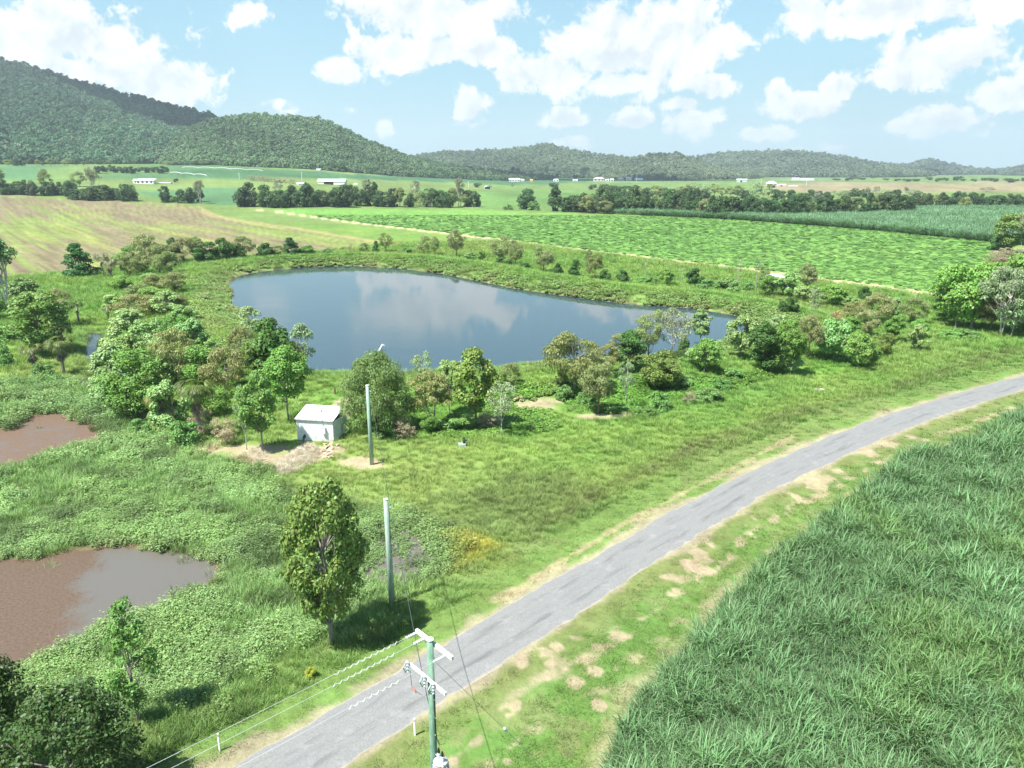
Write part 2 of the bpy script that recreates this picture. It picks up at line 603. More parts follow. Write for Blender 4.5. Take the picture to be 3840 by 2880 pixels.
M['bark_brown'] = bark_mat('brown bark', (.10, .065, .045), (.23, .17, .12))
M['bark_grey'] = bark_mat('grey bark', (.17, .15, .13), (.36, .33, .29))
M['bark_pale'] = bark_mat('pale bark', (.38, .34, .29), (.62, .58, .52))
M['dead_wood'] = bark_mat('dead wood', (.28, .24, .21), (.47, .43, .39))
M['dead_leaf'] = simple_mat('dead leaves', (.24, .19, .15), .9, .1, 0, .5, 6)


# ------------------------------------------------------------------ what grows where (base colours of the ground, metres)
def line_px(pts):
    return [tuple(q) for q in gpoly(pts)]


F_FALLOW = gpoly([(-700, 722), (-300, 728), (0, 733), (300, 744), (500, 756), (640, 764), (760, 775), (800, 808), (890, 824), (1053, 848), (1125, 858), (1250, 880), (1383, 901), (1500, 925), (1420, 918), (1250, 940), (1000, 956), (650, 975), (450, 1000), (340, 1018), (180, 1024), (0, 1042), (-400, 1075), (-800, 1100)])
TRACK = line_px([(963, 788), (1053, 796), (1216, 820), (1322, 835), (1464, 851), (1627, 870), (1851, 897), (2100, 928), (2189, 939), (2420, 966), (2578, 984), (2804, 1011), (3064, 1047), (3210, 1064), (3495, 1105), (3600, 1120), (3760, 1146)])
FALLOW_EDGE = line_px([(760, 790), (800, 809), (890, 824), (1053, 849), (1125, 859), (1250, 881), (1383, 902), (1480, 918)])
F_CROP = gpoly([(963, 783), (1100, 783), (1200, 784), (1540, 783), (1780, 786), (2050, 800), (2330, 806), (2560, 816), (2750, 826), (2950, 840), (3150, 855), (3300, 869), (3560, 894), (3755, 914),
                (3755, 940), (3690, 985), (3640, 1030), (3600, 1080), (3570, 1112), (3495, 1102), (3210, 1061), (3064, 1044), (2804, 1008), (2578, 981), (2420, 963), (2189, 936), (2100, 925), (1851, 894), (1627, 867), (1464, 848), (1322, 832), (1216, 817), (1053, 793)])
F_CANE_FAR = gpoly([(2280, 802), (2560, 807), (2970, 818), (3410, 806), (3425, 790), (3640, 789), (3840, 789), (4300, 790), (4300, 960), (3990, 930), (3755, 915), (3560, 893), (3300, 868), (3150, 854), (2950, 839), (2750, 825), (2560, 815), (2330, 805)])
CANE_NEAR = gpoly(np.array([(1265, 1900), (1318, 1690), (1352, 1600), (1405, 1530), (1470, 1460), (1545, 1362), (1605, 1300), (1660, 1240), (1745, 1182), (1835, 1116), (1885, 1070), (1955, 1014), (2065, 988), (2165, 936), (2240, 915), (2500, 860), (3000, 900), (3200, 1900), (2200, 2100)], float) * S2)
FAR = [  # polygons of the far fields: pixels, colour, softness in metres
    ([(-800, 690), (4600, 690), (4600, 800), (-800, 800)], (.125, .185, .055), 12),
    ([(-800, 618), (250, 618), (180, 650), (150, 668), (0, 674), (-800, 680)], (.075, .155, .068), 10),
    ([(150, 630), (420, 622), (650, 640), (1300, 650), (1300, 668), (380, 672), (200, 664)], (.12, .185, .06), 12),
    ([(370, 655), (650, 650), (1180, 660), (1180, 672), (380, 672)], (.075, .15, .065), 8),
    ([(400, 625), (860, 620), (1000, 640), (640, 643)], (.08, .155, .065), 8),
    ([(1060, 610), (1500, 640), (1500, 655), (1000, 640)], (.15, .21, .075), 10),
    ([(640, 642), (1100, 636), (1300, 652), (1900, 667), (2300, 676), (2000, 692), (1500, 675), (1180, 670), (700, 670)], (.055, .125, .055), 10),
    ([(300, 676), (1180, 673), (1800, 690), (1840, 712), (900, 722), (300, 704)], (.14, .195, .062), 10),
    ([(480, 716), (930, 705), (900, 772), (760, 764), (560, 736)], (.075, .155, .07), 10),
    ([(1540, 705), (2330, 722), (2330, 792), (1780, 782)], (.105, .19, .055), 14),
    ([(1300, 660), (1700, 668), (1800, 680), (1200, 672)], (.05, .12, .055), 8),
    ([(2000, 664), (2700, 664), (2700, 674), (2000, 674)], (.055, .115, .05), 12),
    ([(2860, 686), (3840, 682), (4600, 682), (4600, 728), (3100, 728), (2880, 712)], (.21, .185, .105), 14),
    ([(3100, 722), (4600, 722), (4600, 740), (3100, 740)], (.12, .18, .055), 10),
    ([(2850, 745), (3070, 748), (3060, 800), (2880, 795)], (.085, .19, .045), 8),
    ([(2330, 720), (2480, 725), (2480, 770), (2330, 770)], (.095, .19, .05), 8),
    ([(2870, 668), (3200, 666), (3200, 684), (2870, 684)], (.12, .175, .075), 12),
]
FAR = [(gpoly(p), c, s) for (p, c, s) in FAR]
WET = gpoly([(-900, 1480), (0, 1440), (200, 1420), (420, 1480), (620, 1640), (900, 1760), (1180, 1830), (1420, 1920), (1700, 1990), (1690, 2140), (1500, 2260), (1420, 2330), (1250, 2420), (1120, 2520), (960, 2700), (760, 2880), (500, 3200), (-1500, 3400)])
SEDGE = gpoly([(1530, 1960), (1700, 1850), (1900, 1800), (2120, 1790), (2100, 1880), (1980, 2000), (1800, 2070), (1650, 2010)])
YELLOW = gpoly([(1650, 2030), (1720, 2015), (1830, 2022), (1905, 2070), (1840, 2130), (1700, 2150), (1640, 2100)])
DRAIN = line_px([(4100, 1290), (3800, 1320), (3560, 1395), (3260, 1490), (2950, 1570), (2700, 1650), (2480, 1740), (2260, 1840), (2060, 1990), (1920, 2080), (1800, 2200)])
LUSH_SLOPE = gpoly([(1120, 1560), (1500, 1640), (1900, 1640), (2100, 1610), (2040, 1480), (2300, 1560), (2900, 1420), (3230, 1380), (3250, 1330), (2700, 1420), (2300, 1420), (2000, 1440), (1250, 1470)])
PATCHES = [(2038, 2443, 46, 26), (2085, 2418, 40, 18), (2150, 2390, 70, 22), (2204, 2349, 48, 26), (1956, 2491, 36, 30), (2156, 2556, 36, 24), (2221, 2514, 34, 22), (2499, 2166, 66, 26), (2570, 2118, 50, 24),
           (2422, 2313, 44, 14), (2481, 2254, 34, 18), (2528, 2213, 40, 16), (2577, 2113, 40, 16), (2624, 2078, 46, 22), (2668, 2048, 30, 14), (2724, 2005, 28, 12), (2765, 1985, 26, 12), (2797, 1970, 30, 10), (2834, 1950, 30, 12),
           (2871, 1916, 46, 16), (2932, 1885, 26, 12), (2979, 1866, 36, 14), (3056, 1824, 44, 14), (3100, 1795, 36, 10), (3150, 1765, 36, 10), (3203, 1725, 40, 10), (3257, 1700, 40, 10), (3330, 1665, 36, 8), (3420, 1640, 36, 7),
           (2647, 2140, 60, 14), (2516, 2233, 40, 14), (2470, 2280, 34, 14), (2408, 2318, 46, 14), (2320, 2380, 46, 14), (2060, 2490, 30, 10), (1814, 2739, 30, 36), (1760, 2790, 30, 26), (1700, 2850, 40, 18), (2150, 2800, 40, 20), (1900, 2850, 40, 18), (2250, 2650, 30, 20), (2080, 2700, 26, 16)]
_pc = ground([p[0] for p in PATCHES], [p[1] for p in PATCHES])
PATCH_G = []
for (px, py, rx, ry), c in zip(PATCHES, _pc):
    dx = .62 * rx / FPX * math.hypot(c[1], CAMH)
    e = at_z(px, py - ry, 0)[0]
    PATCH_G.append((c[0], c[1], dx, max(0.25, .62 * abs(e[1] - c[1]))))
RUTS = [line_px(p) for p in ([(1790, 2770), (1850, 2680), (1920, 2610), (2000, 2560), (2090, 2500)], [(1640, 2900), (1800, 2760), (1890, 2640)], [(2010, 2550), (2050, 2530)])]
TRACE = line_px([(2970, 1640), (2760, 1750), (2560, 1850), (2330, 1970), (2150, 2080), (1960, 2200), (1860, 2250)])
BARE_BITS = [(1330, 1735, 2.6, 1.6), (1395, 1750, 2.2, 1.3), (2010, 1520, 3.5, 2.0), (2070, 1500, 2.5, 1.5), (1290, 1540, 2.5, 3.5), (960, 1690, 6, 2.2), (1060, 1720, 4.5, 2.5), (560, 1560, 3.2, 2.0), (2240, 1560, 3.5, 1.5), (1215, 1690, 2.0, 1.6)]
BARE_G = [(*g1(a, b).xy, c, d) for (a, b, c, d) in BARE_BITS]


def ground_color(X, Y, soil=False):
    X = np.asarray(X, float); Y = np.asarray(Y, float)
    r = np.hypot(X, Y)
    n_a = fbm(X / 14, Y / 14, 21, 4); n_b = fbm(X / 4.5, Y / 4.5, 31, 4); n_c = fbm(X / 60, Y / 60, 41, 3); n_d = fbm(X / 1.6, Y / 1.6, 51, 3)
    wx = (fbm(X / 5, Y / 5, 61, 3) - .5); wy = (fbm(X / 5, Y / 5, 71, 3) - .5)

    C = np.empty(X.shape + (3,))

    def lay(mask, col):
        m = np.clip(mask, 0, 1)[..., None]
        C[:] = C * (1 - m) + np.asarray(col) * m

    # meadow
    C[:] = (.118, .205, .045)
    lay(sstep(.40, .62, n_a) * .75, (.165, .235, .056))
    lay(sstep(.52, .68, n_b) * .5, (.105, .20, .042))
    lay(sstep(.55, .75, n_c) * .5, (.20, .235, .075))

    # far country
    lay(sstep(400, 520, r) * (Y > 0), (.115, .18, .055))
    for poly, col, soft in FAR:
        d = bbox_psd(poly, X, Y, 60)
        lay(1 - sstep(-soft * .5, soft * .5, d + (n_c - .5) * 10), col)
    farn = sstep(300, 600, r)
    C *= (1 + farn * (fbm(X / 35, Y / 70, 81, 4) - .5) * .7)[..., None]

    near = r < 420
    x = X; y = Y
    # wetland
    d = bbox_psd(WET, x, y, 20) + wx * 8
    m = 1 - sstep(-3, 3, d)
    lay(m, (.150, .235, .076))
    lay(m * sstep(.45, .62, n_b) * .7, (.165, .255, .095))
    lay(m * sstep(.55, .7, n_a) * .4, (.10, .195, .075))
    if soil:
        lay(m * .75, (.045, .062, .025))
    # rough bank round the pond
    sd = bbox_psd(POND, x, y, 40)
    inner = (1 - sstep(4, 9, sd + wx * 5)) * (sd < 30)
    lay(inner * .8, (.14, .215, .062))
    lay(inner * sstep(.48, .66, n_b) * .6, (.165, .18, .075))
    lay((1 - sstep(.0, .5, sd)) * (sd < 2) * .8, (.27, .21, .12))
    lay((sd < 0) * 1.0, (.10, .085, .04))
    d = bbox_psd(LUSH_SLOPE, x, y, 10) + wx * 5
    lay((1 - sstep(-2, 2, d)) * .7, (.10, .215, .035))
    # sedge, drain and algae
    d = bbox_psd(SEDGE, x, y, 10) + wx * 7
    lay((1 - sstep(-3.5, 3.5, d + (n_b - .5) * 9)) * .7, (.115, .155, .05))
    d = seg_dist(DRAIN, x, y) + wx * 3.5
    lay((1 - sstep(.3, 3.0, d)) * .5, (.105, .13, .042))
    lay((1 - sstep(.2, 1.6, d)) * sstep(.4, .6, n_d) * .55, (.085, .075, .04))
    d = bbox_psd(YELLOW, x, y, 6) + wx * 5
    lay((1 - sstep(-1.2, 1.2, d)) * .85, (.30, .27, .04))
    # verges of the road: mown, dry at the seal
    dr = seg_dist([tuple(q) for q in RC], x, y)
    cane = bbox_psd(CANE_NEAR, x, y, 30)
    rc = np.asarray(RC)
    # which side of the road
    side = np.zeros(x.shape)
    idx = np.where(dr < 22)
    if len(idx[0]):
        tx = np.gradient(rc[:, 0]); ty = np.gradient(rc[:, 1])
        for s in range(0, len(idx[0]), 20000):
            q = idx[0][s:s + 20000]
            j = np.argmin((x.ravel()[q][:, None] - rc[None, :, 0]) ** 2 + (y.ravel()[q][:, None] - rc[None, :, 1]) ** 2, axis=1)
            side[q] = np.sign(-(ty[j]) * (x.ravel()[q] - rc[j, 0]) + tx[j] * (y.ravel()[q] - rc[j, 1]))
    left = side > 0; right = side < 0
    ml = left * (1 - sstep(HALF + 5.0, HALF + 7.5, dr + wx * 2.5))
    lay(ml * .85, (.118, .19, .050))
    lay(ml * sstep(.5, .66, n_b) * .5, (.165, .195, .07))
    mr = right * (1 - sstep(14, 18, dr)) * (y > 0)
    lay(mr * .9, (.092, .172, .040))
    lay(mr * sstep(.47, .62, n_b) * .6, (.135, .185, .055))
    lay(mr * sstep(.56, .70, n_d) * .45, (.18, .175, .085))
    lay(mr * (1 - sstep(HALF + .8, HALF + 3.6, dr + wx * 2)) * .8, (.145, .165, .06))
    dry = (1 - sstep(HALF + .1, HALF + 1.0, dr + wx * 2.2 + (n_d - .5) * 1.4))
    lay(dry * .8, (.30, .255, .175))
    d = seg_dist(TRACE, x, y)
    lay((1 - sstep(.15, .6, d + (n_d - .5) * 1.2)) * .6, (.36, .29, .18))
    for rt in RUTS:
        d = seg_dist(rt, x, y)
        lay((1 - sstep(.1, .8, d + wx * 2.2 + (n_d - .5) * 1.7)) * .6, (.30, .25, .165))
    for (cx, cy, rx, ry) in PATCH_G:
        kk = (np.abs(x - cx) < rx * 3 + 2) & (np.abs(y - cy) < ry * 3 + 2)
        if kk.any():
            q = np.hypot((x[kk] - cx) / rx, (y[kk] - cy) / ry) + wx[kk] * 3.4 + (n_d[kk] - .5) * 3.2
            m = np.zeros(x.shape); m[kk] = 1 - sstep(.6, 1.15, q)
            lay(m * .8, (.33, .27, .18))
    # a broken line of thin bare scrapes along the table drain
    sc_ = fbm(x / 1.1, y / 1.1, 210, 3); off_ = dr - (HALF + 3.3) + wx * 1.2
    lay(right * (y > 0) * (1 - sstep(.25, .75, np.abs(off_))) * sstep(.50, .60, sc_) * .75, (.33, .27, .18))
    lay(right * (y > 0) * (1 - sstep(.2, .6, np.abs(off_ - 2.3))) * sstep(.54, .64, sc_) * .55, (.30, .26, .16))
    # bare strip beside the cane
    lay((1 - sstep(.6, 2.2, np.abs(cane + wx * 2.5) + (n_d - .5) * 1.6)) * .6 * (cane < 30), (.37, .30, .20))
    lay((cane < -.3) * 1.0, (.11, .085, .05))
    for (cx, cy, rx, ry) in BARE_G:
        q = np.hypot((x - cx) / rx, (y - cy) / ry) + wx * 1.4 + (n_d - .5) * .9
        lay((1 - sstep(.6, 1.1, q)) * .85, (.33, .265, .18))
    for P, c in ((MUD_A, (.13, .085, .055)), (MUD_B, (.17, .11, .07)), (SWAMP, (.08, .085, .05)), (CHAN_A, (.06, .05, .03)), (CHAN_B, (.06, .05, .03))):
        s = bbox_psd(P, x, y, 6) + wx * 1.5
        lay((1 - sstep(-.3, 1.1, s)), c)

    # strip between fallow and track, then the fields themselves
    mid = (r > 150) & (r < 900)
    if mid.any():
        d = bbox_psd(F_FALLOW, x, y, 20)
        inF = 1 - sstep(-1.5, 1.5, d + wx * 3)
        # furrows run this way
        vx, vy = .606, -.795
        al = x * vx + y * vy; ac = -x * vy + y * vx
        st = fbm(al / 90, ac / 3.2, 91, 4); st2 = fbm(al / 40, ac / 1.1, 101, 3); big = fbm(al / 160, ac / 55, 111, 3)
        bro = np.clip(sstep(.42, .62, st * .6 + big * .4 + (np.clip((-85 - x) / 120, -1, 1)) * .20 - sstep(300, 460, r) * .16 + .03), 0, 1)
        fcol = (np.array([.165, .205, .062]) * (1 - bro[..., None]) + np.array([.165, .138, .082]) * bro[..., None])
        yel = sstep(.50, .66, fbm(al / 70, ac / 9, 121, 4)) * (1 - bro * .6)
        fcol = fcol * (1 - .4 * yel[..., None]) + np.array([.25, .25, .075]) * .4 * yel[..., None]
        fcol *= (1 + (st2 - .5) * .8)[..., None]
        m = np.clip(inF, 0, 1)[..., None]
        C[:] = C * (1 - m) + fcol * m
        d = seg_dist(FALLOW_EDGE, x, y)
        lay((1 - sstep(1.0, 5.0, d + wx * 3)) * .65, (.31, .25, .12))
        dc = bbox_psd(F_CROP, x, y, 20)
        rows = fbm(x / 60 + y / 400, (y - .33 * x) / 2.4, 131, 3)
        cc = np.array([.125, .250, .055]) * (1 + (rows - .5) * .25 + (n_b - .5) * .2)[..., None]
        lig = sstep(.55, .75, fbm(x / 70, (y - .33 * x) / 9, 141, 3))
        cc = cc * (1 - .5 * lig[..., None]) + np.array([.185, .28, .07]) * .5 * lig[..., None]
        m = (1 - sstep(-.8, .8, dc))[..., None]
        C[:] = C * (1 - m) + cc * m
        d = seg_dist(TRACK, x, y)
        lay((1 - sstep(4, 9, d + wx * 4)) * (dc > 0) * .5, (.21, .24, .09))
        lay((1 - sstep(1.2, 2.4, d + wx * 1.2)) * .9, (.46, .385, .25))
        lay((1 - sstep(.2, .8, d)) * .5, (.22, .24, .10))
    C *= (.86 + .28 * n_d)[..., None]
    return np.clip(C, .005, .8)


# ------------------------------------------------------------------ ground: one sheet to the horizon, fine where the photograph looks
def az_grid():
    a = np.concatenate([np.linspace(-180, -60, 22)[:-1], np.linspace(-60, -37, 24)[:-1], np.linspace(-37, 37, 620), np.linspace(37, 60, 24)[1:], np.linspace(60, 180, 22)[1:]])
    return np.radians(a)


_py = np.linspace(3300, 660, 520)
_r1 = at_z(np.full(_py.shape, 1920.), _py, 0)[:, 1]
_r = np.concatenate([np.geomspace(2, _r1[0], 24)[:-1], _r1, np.geomspace(_r1[-1], 9000, 46)[1:]])
_a = az_grid()
GX = np.sin(_a)[None, :] * _r[:, None]; GY = np.cos(_a)[None, :] * _r[:, None]
_z = terrain(GX.ravel(), GY.ravel())
_crop = bbox_psd(F_CROP, GX.ravel(), GY.ravel(), 5)
# the crop stands knee high: its surface is lumpy leaves above the soil
_z = _z + np.where(_crop < -1, .35 + .35 * (vnoise(GX.ravel() / 1.3, GY.ravel() / 1.3, 7) - .5), 0)
_col = ground_color(GX.ravel(), GY.ravel(), True)
_nr, _na = GX.shape
_i = np.arange(_nr * _na).reshape(_nr, _na)
_q = np.stack([_i[:-1, :-1], _i[1:, :-1], _i[1:, 1:], _i[:-1, 1:]], -1).reshape(-1, 4)[:, ::-1]
_V = np.stack([GX.ravel(), GY.ravel(), _z], 1)
_fx = _V[_q].mean(1)
_zone = np.zeros(len(_q), int)
_zone[bbox_psd(F_CROP, _fx[:, 0], _fx[:, 1], 5) < 0] = 1
_zone[bbox_psd(F_FALLOW, _fx[:, 0], _fx[:, 1], 5) < 0] = 2


def soil_mat(name, coarse=1.0):
    m, T = new_mat(name)
    a = T.n('ShaderNodeAttribute', attribute_type='GEOMETRY', attribute_name='soil')
    co = T.n('ShaderNodeTexCoord').outputs['Object']
    n1 = T.noise(co, 2.6 * coarse, 6, .7); n2 = T.noise(co, .35 * coarse, 5, .65); n3 = T.noise(co, .05, 4, .6)
    f = T.math('ADD', T.math('MULTIPLY_ADD', n1, .9, .10), T.math('MULTIPLY_ADD', n2, .9, 0.0))
    f = T.math('ADD', f, T.math('MULTIPLY_ADD', n3, .5, -.25))
    h = T.n('ShaderNodeHueSaturation')
    T.l(a.outputs['Color'], h.inputs['Color']); T.l(f, h.inputs['Value'])
    T.l(T.math('MULTIPLY_ADD', n2, .05, .475), h.inputs['Hue'])
    hh = T.math('ADD', T.math('MULTIPLY', n1, .25), T.math('MULTIPLY', n2, .9))
    out(T, principled(T, h.outputs[0], .9, .1, 0, bump(T, hh, .35)).outputs[0])
    return m


M['soil'] = soil_mat('grass and soil')


def zone_mesh(name, z, label, cat, kind='structure'):
    f = _q[_zone == z]
    used = np.unique(f); re = np.full(len(_V), -1, np.int64); re[used] = np.arange(len(used))
    me = np_mesh(name, _V[used], re[f], smooth=True)
    at = me.attributes.new('soil', 'FLOAT_COLOR', 'POINT')
    c = np.ones((len(used), 4), np.float32); c[:, :3] = _col[used]
    at.data.foreach_set('color', c.ravel())
    o = link(name, me, M['soil'])
    return tag(o, label, cat, None, kind)


zone_mesh('ground', 0, 'green grassy valley floor around the pond, road and fields', 'ground')
zone_mesh('crop_field', 1, 'broad bright green leafy crop field beyond the pond and track', 'field')
zone_mesh('fallow_field', 2, 'brown and yellow-green fallow field with faint furrows at the left', 'field')


# ------------------------------------------------------------------ water
def water_mat(name, deep, rough, bumps, spec=.5, calm=False):
    m, T = new_mat(name)
    co = T.n('ShaderNodeTexCoord').outputs['Object']
    w = T.vmath('MULTIPLY', co, (1, 1.7, 1))
    n = T.noise(w, 1.1, 4, .6); n2 = T.noise(w, .06, 3, .5)
    amp = T.smooth(n2, .35, .65, .35, 1.0)
    if calm:
        px_ = T.n('ShaderNodeSeparateXYZ'); T.l(co, px_.inputs[0])
        amp = T.math('MULTIPLY', amp, T.smooth(T.math('ADD', px_.outputs[0], T.math('MULTIPLY_ADD', px_.outputs[1], .55, T.math('MULTIPLY_ADD', n2, 50, -108))), -52, 2, 1.0, .025))
    h = T.math('MULTIPLY', n, amp)
    b = principled(T, deep, rough, spec, 0, bump(T, h, bumps))
    b.inputs['IOR'].default_value = 1.333
    out(T, b.outputs[0])
    return m


M['pond'] = water_mat('pond water', (.034, .058, .070), .03, .022, .5, True)


def sheet(name, poly, z, m, label, cat, grow=1.2, kind='structure'):
    p = np.asarray(poly); c = p.mean(0)
    e = np.roll(p, -1, 0) - np.roll(p, 1, 0); e /= np.hypot(e[:, 0], e[:, 1])[:, None]
    area = 0.5 * np.sum(p[:, 0] * np.roll(p[:, 1], -1) - np.roll(p[:, 0], -1) * p[:, 1])
    nrm = np.stack([e[:, 1], -e[:, 0]], 1) * (1 if area > 0 else -1)
    q = p + nrm * grow
    if area < 0: q = q[::-1]
    me = bpy.data.meshes.new(name)
    me.from_pydata([(a, b, z) for a, b in q], [], [tuple(range(len(q)))])
    o = link(name, me, m)
    return tag(o, label, cat, None, kind)


sheet('pond_water', POND, WATER, M['pond'], 'wide blue pond with rippled surface reflecting sky and bank trees', 'pond', .7)


def scum_mat(name, brown, swirl=True, cover=.5):
    m, T = new_mat(name)
    co = T.n('ShaderNodeTexCoord').outputs['Object']
    sp = T.n('ShaderNodeSeparateXYZ'); T.l(co, sp.inputs[0])
    n = T.noise(co, .22, 6, .62, dist=1.2); nf = T.noise(co, 5.0, 4, .7)
    if swirl:
        # the open, scum-free water lies on the right of this line
        a_ = g1(212 * S2, 1196 * S2); b_ = g1(128 * S2, 1400 * S2); dx_ = a_.x - b_.x; dy_ = a_.y - b_.y; q_ = math.hypot(dx_, dy_)
        line = T.math('ADD', T.math('MULTIPLY', T.math('SUBTRACT', sp.outputs[0], a_.x - ORIG[0]), dy_ / q_ * .30), T.math('MULTIPLY', T.math('SUBTRACT', sp.outputs[1], a_.y - ORIG[1]), -dx_ / q_ * .30))
        v = T.math('ADD', T.math('ADD', line, cover), T.math('MULTIPLY_ADD', n, 2.2, -1.1))
    else:
        v = T.math('MULTIPLY_ADD', n, 2.0, cover - 1.0)
    v = T.math('ADD', v, T.math('MULTIPLY_ADD', nf, .5, -.25))
    openw = T.smooth(v, -.28, .30)
    col = T.mix(T.smooth(nf, .3, .7), c4(tuple(k * .72 for k in brown)), c4(tuple(k * 1.2 for k in brown)))
    scum = principled(T, col, .55, .3, 0, bump(T, nf, .02))
    wat = principled(T, (.115, .105, .092), .10, .5, 0, bump(T, nf, .012)); wat.inputs['IOR'].default_value = 1.333
    mx = T.n('ShaderNodeMixShader'); T.l(openw, mx.inputs[0]); T.l(scum.outputs[0], mx.inputs[1]); T.l(wat.outputs[0], mx.inputs[2])
    out(T, mx.outputs[0])
    return m


# the near pool: local x axis runs from brown scum (left) to open grey water (right)
_mc = g1(330, 2110)
ORIG = (_mc.x, _mc.y)
o = sheet('mud_pool', MUD_A - np.array(_mc.xy), 0, scum_mat('brown scum on water', (.105, .070, .048), True, .0), 'brown scummed pool with grey open water at its right end', 'pool', .8)
o.location = (_mc.x, _mc.y, -.2)
o = sheet('mud_pool', MUD_B, -.2, scum_mat('dull brown scum', (.135, .088, .06), False, -.2), 'small reddish-brown scum pool behind the weeds at the left edge', 'pool', .8)
sheet('ditch_water', CHAN_A, -.2, water_mat('ditch water', (.02, .028, .025), .05, .015), 'narrow bright strip of ditch water between palms and pale trees', 'water', .6)
sheet('ditch_water', CHAN_B, -.2, bpy.data.materials['ditch water'], 'small bright puddle at the near end of the ditch', 'water', .6)
sheet('swamp_water', SWAMP, -.2, scum_mat('dark swamp water', (.06, .055, .042), False, .75), 'dark weedy swamp water between the lone tree and yellow weed patch', 'water', .6)

# ------------------------------------------------------------------ road
_n = 420
_rc = resample(RC, _n); _rc = smooth_line(_rc, 4)
_d = np.gradient(_rc, axis=0); _d /= np.hypot(_d[:, 0], _d[:, 1])[:, None]
_nn = np.stack([-_d[:, 1], _d[:, 0]], 1)
_s = np.concatenate([[0], np.cumsum(np.hypot(*np.diff(_rc, axis=0).T))])
_ed_l = HALF + (fbm(_s / 1.1, _s * 0 + 3, 5, 4) - .5) * .55 + (fbm(_s / 9, _s * 0 + 3, 6, 2) - .5) * .35
_ed_r = HALF + (fbm(_s / 1.1, _s * 0 + 9, 8, 4) - .5) * .55 + (fbm(_s / 9, _s * 0 + 9, 9, 2) - .5) * .35
_k = 13
rv = []; ruv = []
for j in range(_k):
    w = 1 - 2 * j / (_k - 1)
    off = np.where(w > 0, w * _ed_l, w * _ed_r)
    p = _rc + _nn * off[:, None]
    zz = ROAD_Z + .045 + .05 * (1 - w * w) - (.05 if abs(w) == 1 else 0)
    rv.append(np.stack([p[:, 0], p[:, 1], np.full(_n, zz)], 1)); ruv.append(np.stack([np.full(_n, w), _s], 1))
rv = np.stack(rv, 1).reshape(-1, 3); ruv = np.stack(ruv, 1).reshape(-1, 2)
_i = np.arange(_n * _k).reshape(_n, _k)
rq = np.stack([_i[:-1, :-1], _i[:-1, 1:], _i[1:, 1:], _i[1:, :-1]], -1).reshape(-1, 4)
me = np_mesh('road', rv, rq[:, ::-1], smooth=True)
if me.polygons[0].normal.z < 0: me.flip_normals()
at = me.attributes.new('across', 'FLOAT', 'POINT'); at.data.foreach_set('value', ruv[:, 0].astype(np.float32))
at = me.attributes.new('along', 'FLOAT', 'POINT'); at.data.foreach_set('value', ruv[:, 1].astype(np.float32))
m, T = new_mat('worn bitumen')
ac = T.n('ShaderNodeAttribute', attribute_name='across').outputs['Fac']; alg = T.n('ShaderNodeAttribute', attribute_name='along').outputs['Fac']
co = T.n('ShaderNodeTexCoord').outputs['Object']
cv = T.n('ShaderNodeCombineXYZ'); T.l(T.math('MULTIPLY', ac, 2.2), cv.inputs[0]); T.l(T.math('MULTIPLY', alg, .16), cv.inputs[1])
nf = T.noise(co, 9.0, 4, .75); nm = T.noise(co, .9, 5, .6); nl = T.noise(cv.outputs[0], 1.6, 5, .62)
col = T.mix(T.smooth(nf, .25, .75), (.155, .158, .156, 1), (.225, .226, .220, 1))
wheel = T.math('SUBTRACT', 1.0, T.smooth(T.math('ABSOLUTE', T.math('SUBTRACT', T.math('ABSOLUTE', ac), .42)), .0, .30))
mid = T.math('SUBTRACT', 1.0, T.smooth(T.math('ABSOLUTE', T.math('ADD', ac, .02)), .0, .22))
col = T.mix(T.math('MULTIPLY', wheel, T.smooth(nl, .42, .68, 0, .75)), col, (.095, .098, .10, 1))
col = T.mix(T.math('MULTIPLY', mid, T.smooth(nl, .38, .62, 0, .35)), col, (.12, .125, .135, 1))
col = T.mix(T.smooth(nm, .55, .72, 0, .35), col, (.29, .29, .285, 1))
edge = T.smooth(T.math('ADD', T.math('ABSOLUTE', ac), T.math('MULTIPLY_ADD', nm, .3, -.15)), .90, 1.02)
col = T.mix(T.math('MULTIPLY', edge, .6), col, (.38, .32, .235, 1))
out(T, principled(T, col, .8, .25, 0, bump(T, nf, .012)).outputs[0])
tag(link('road', me, m), 'single-lane grey bitumen road curving from lower left to right edge', 'road', None, 'structure')

# ------------------------------------------------------------------ hills
M['hill'] = simple_mat('forest floor', (.045, .075, .038), .95, .05, 0, .4, .02)


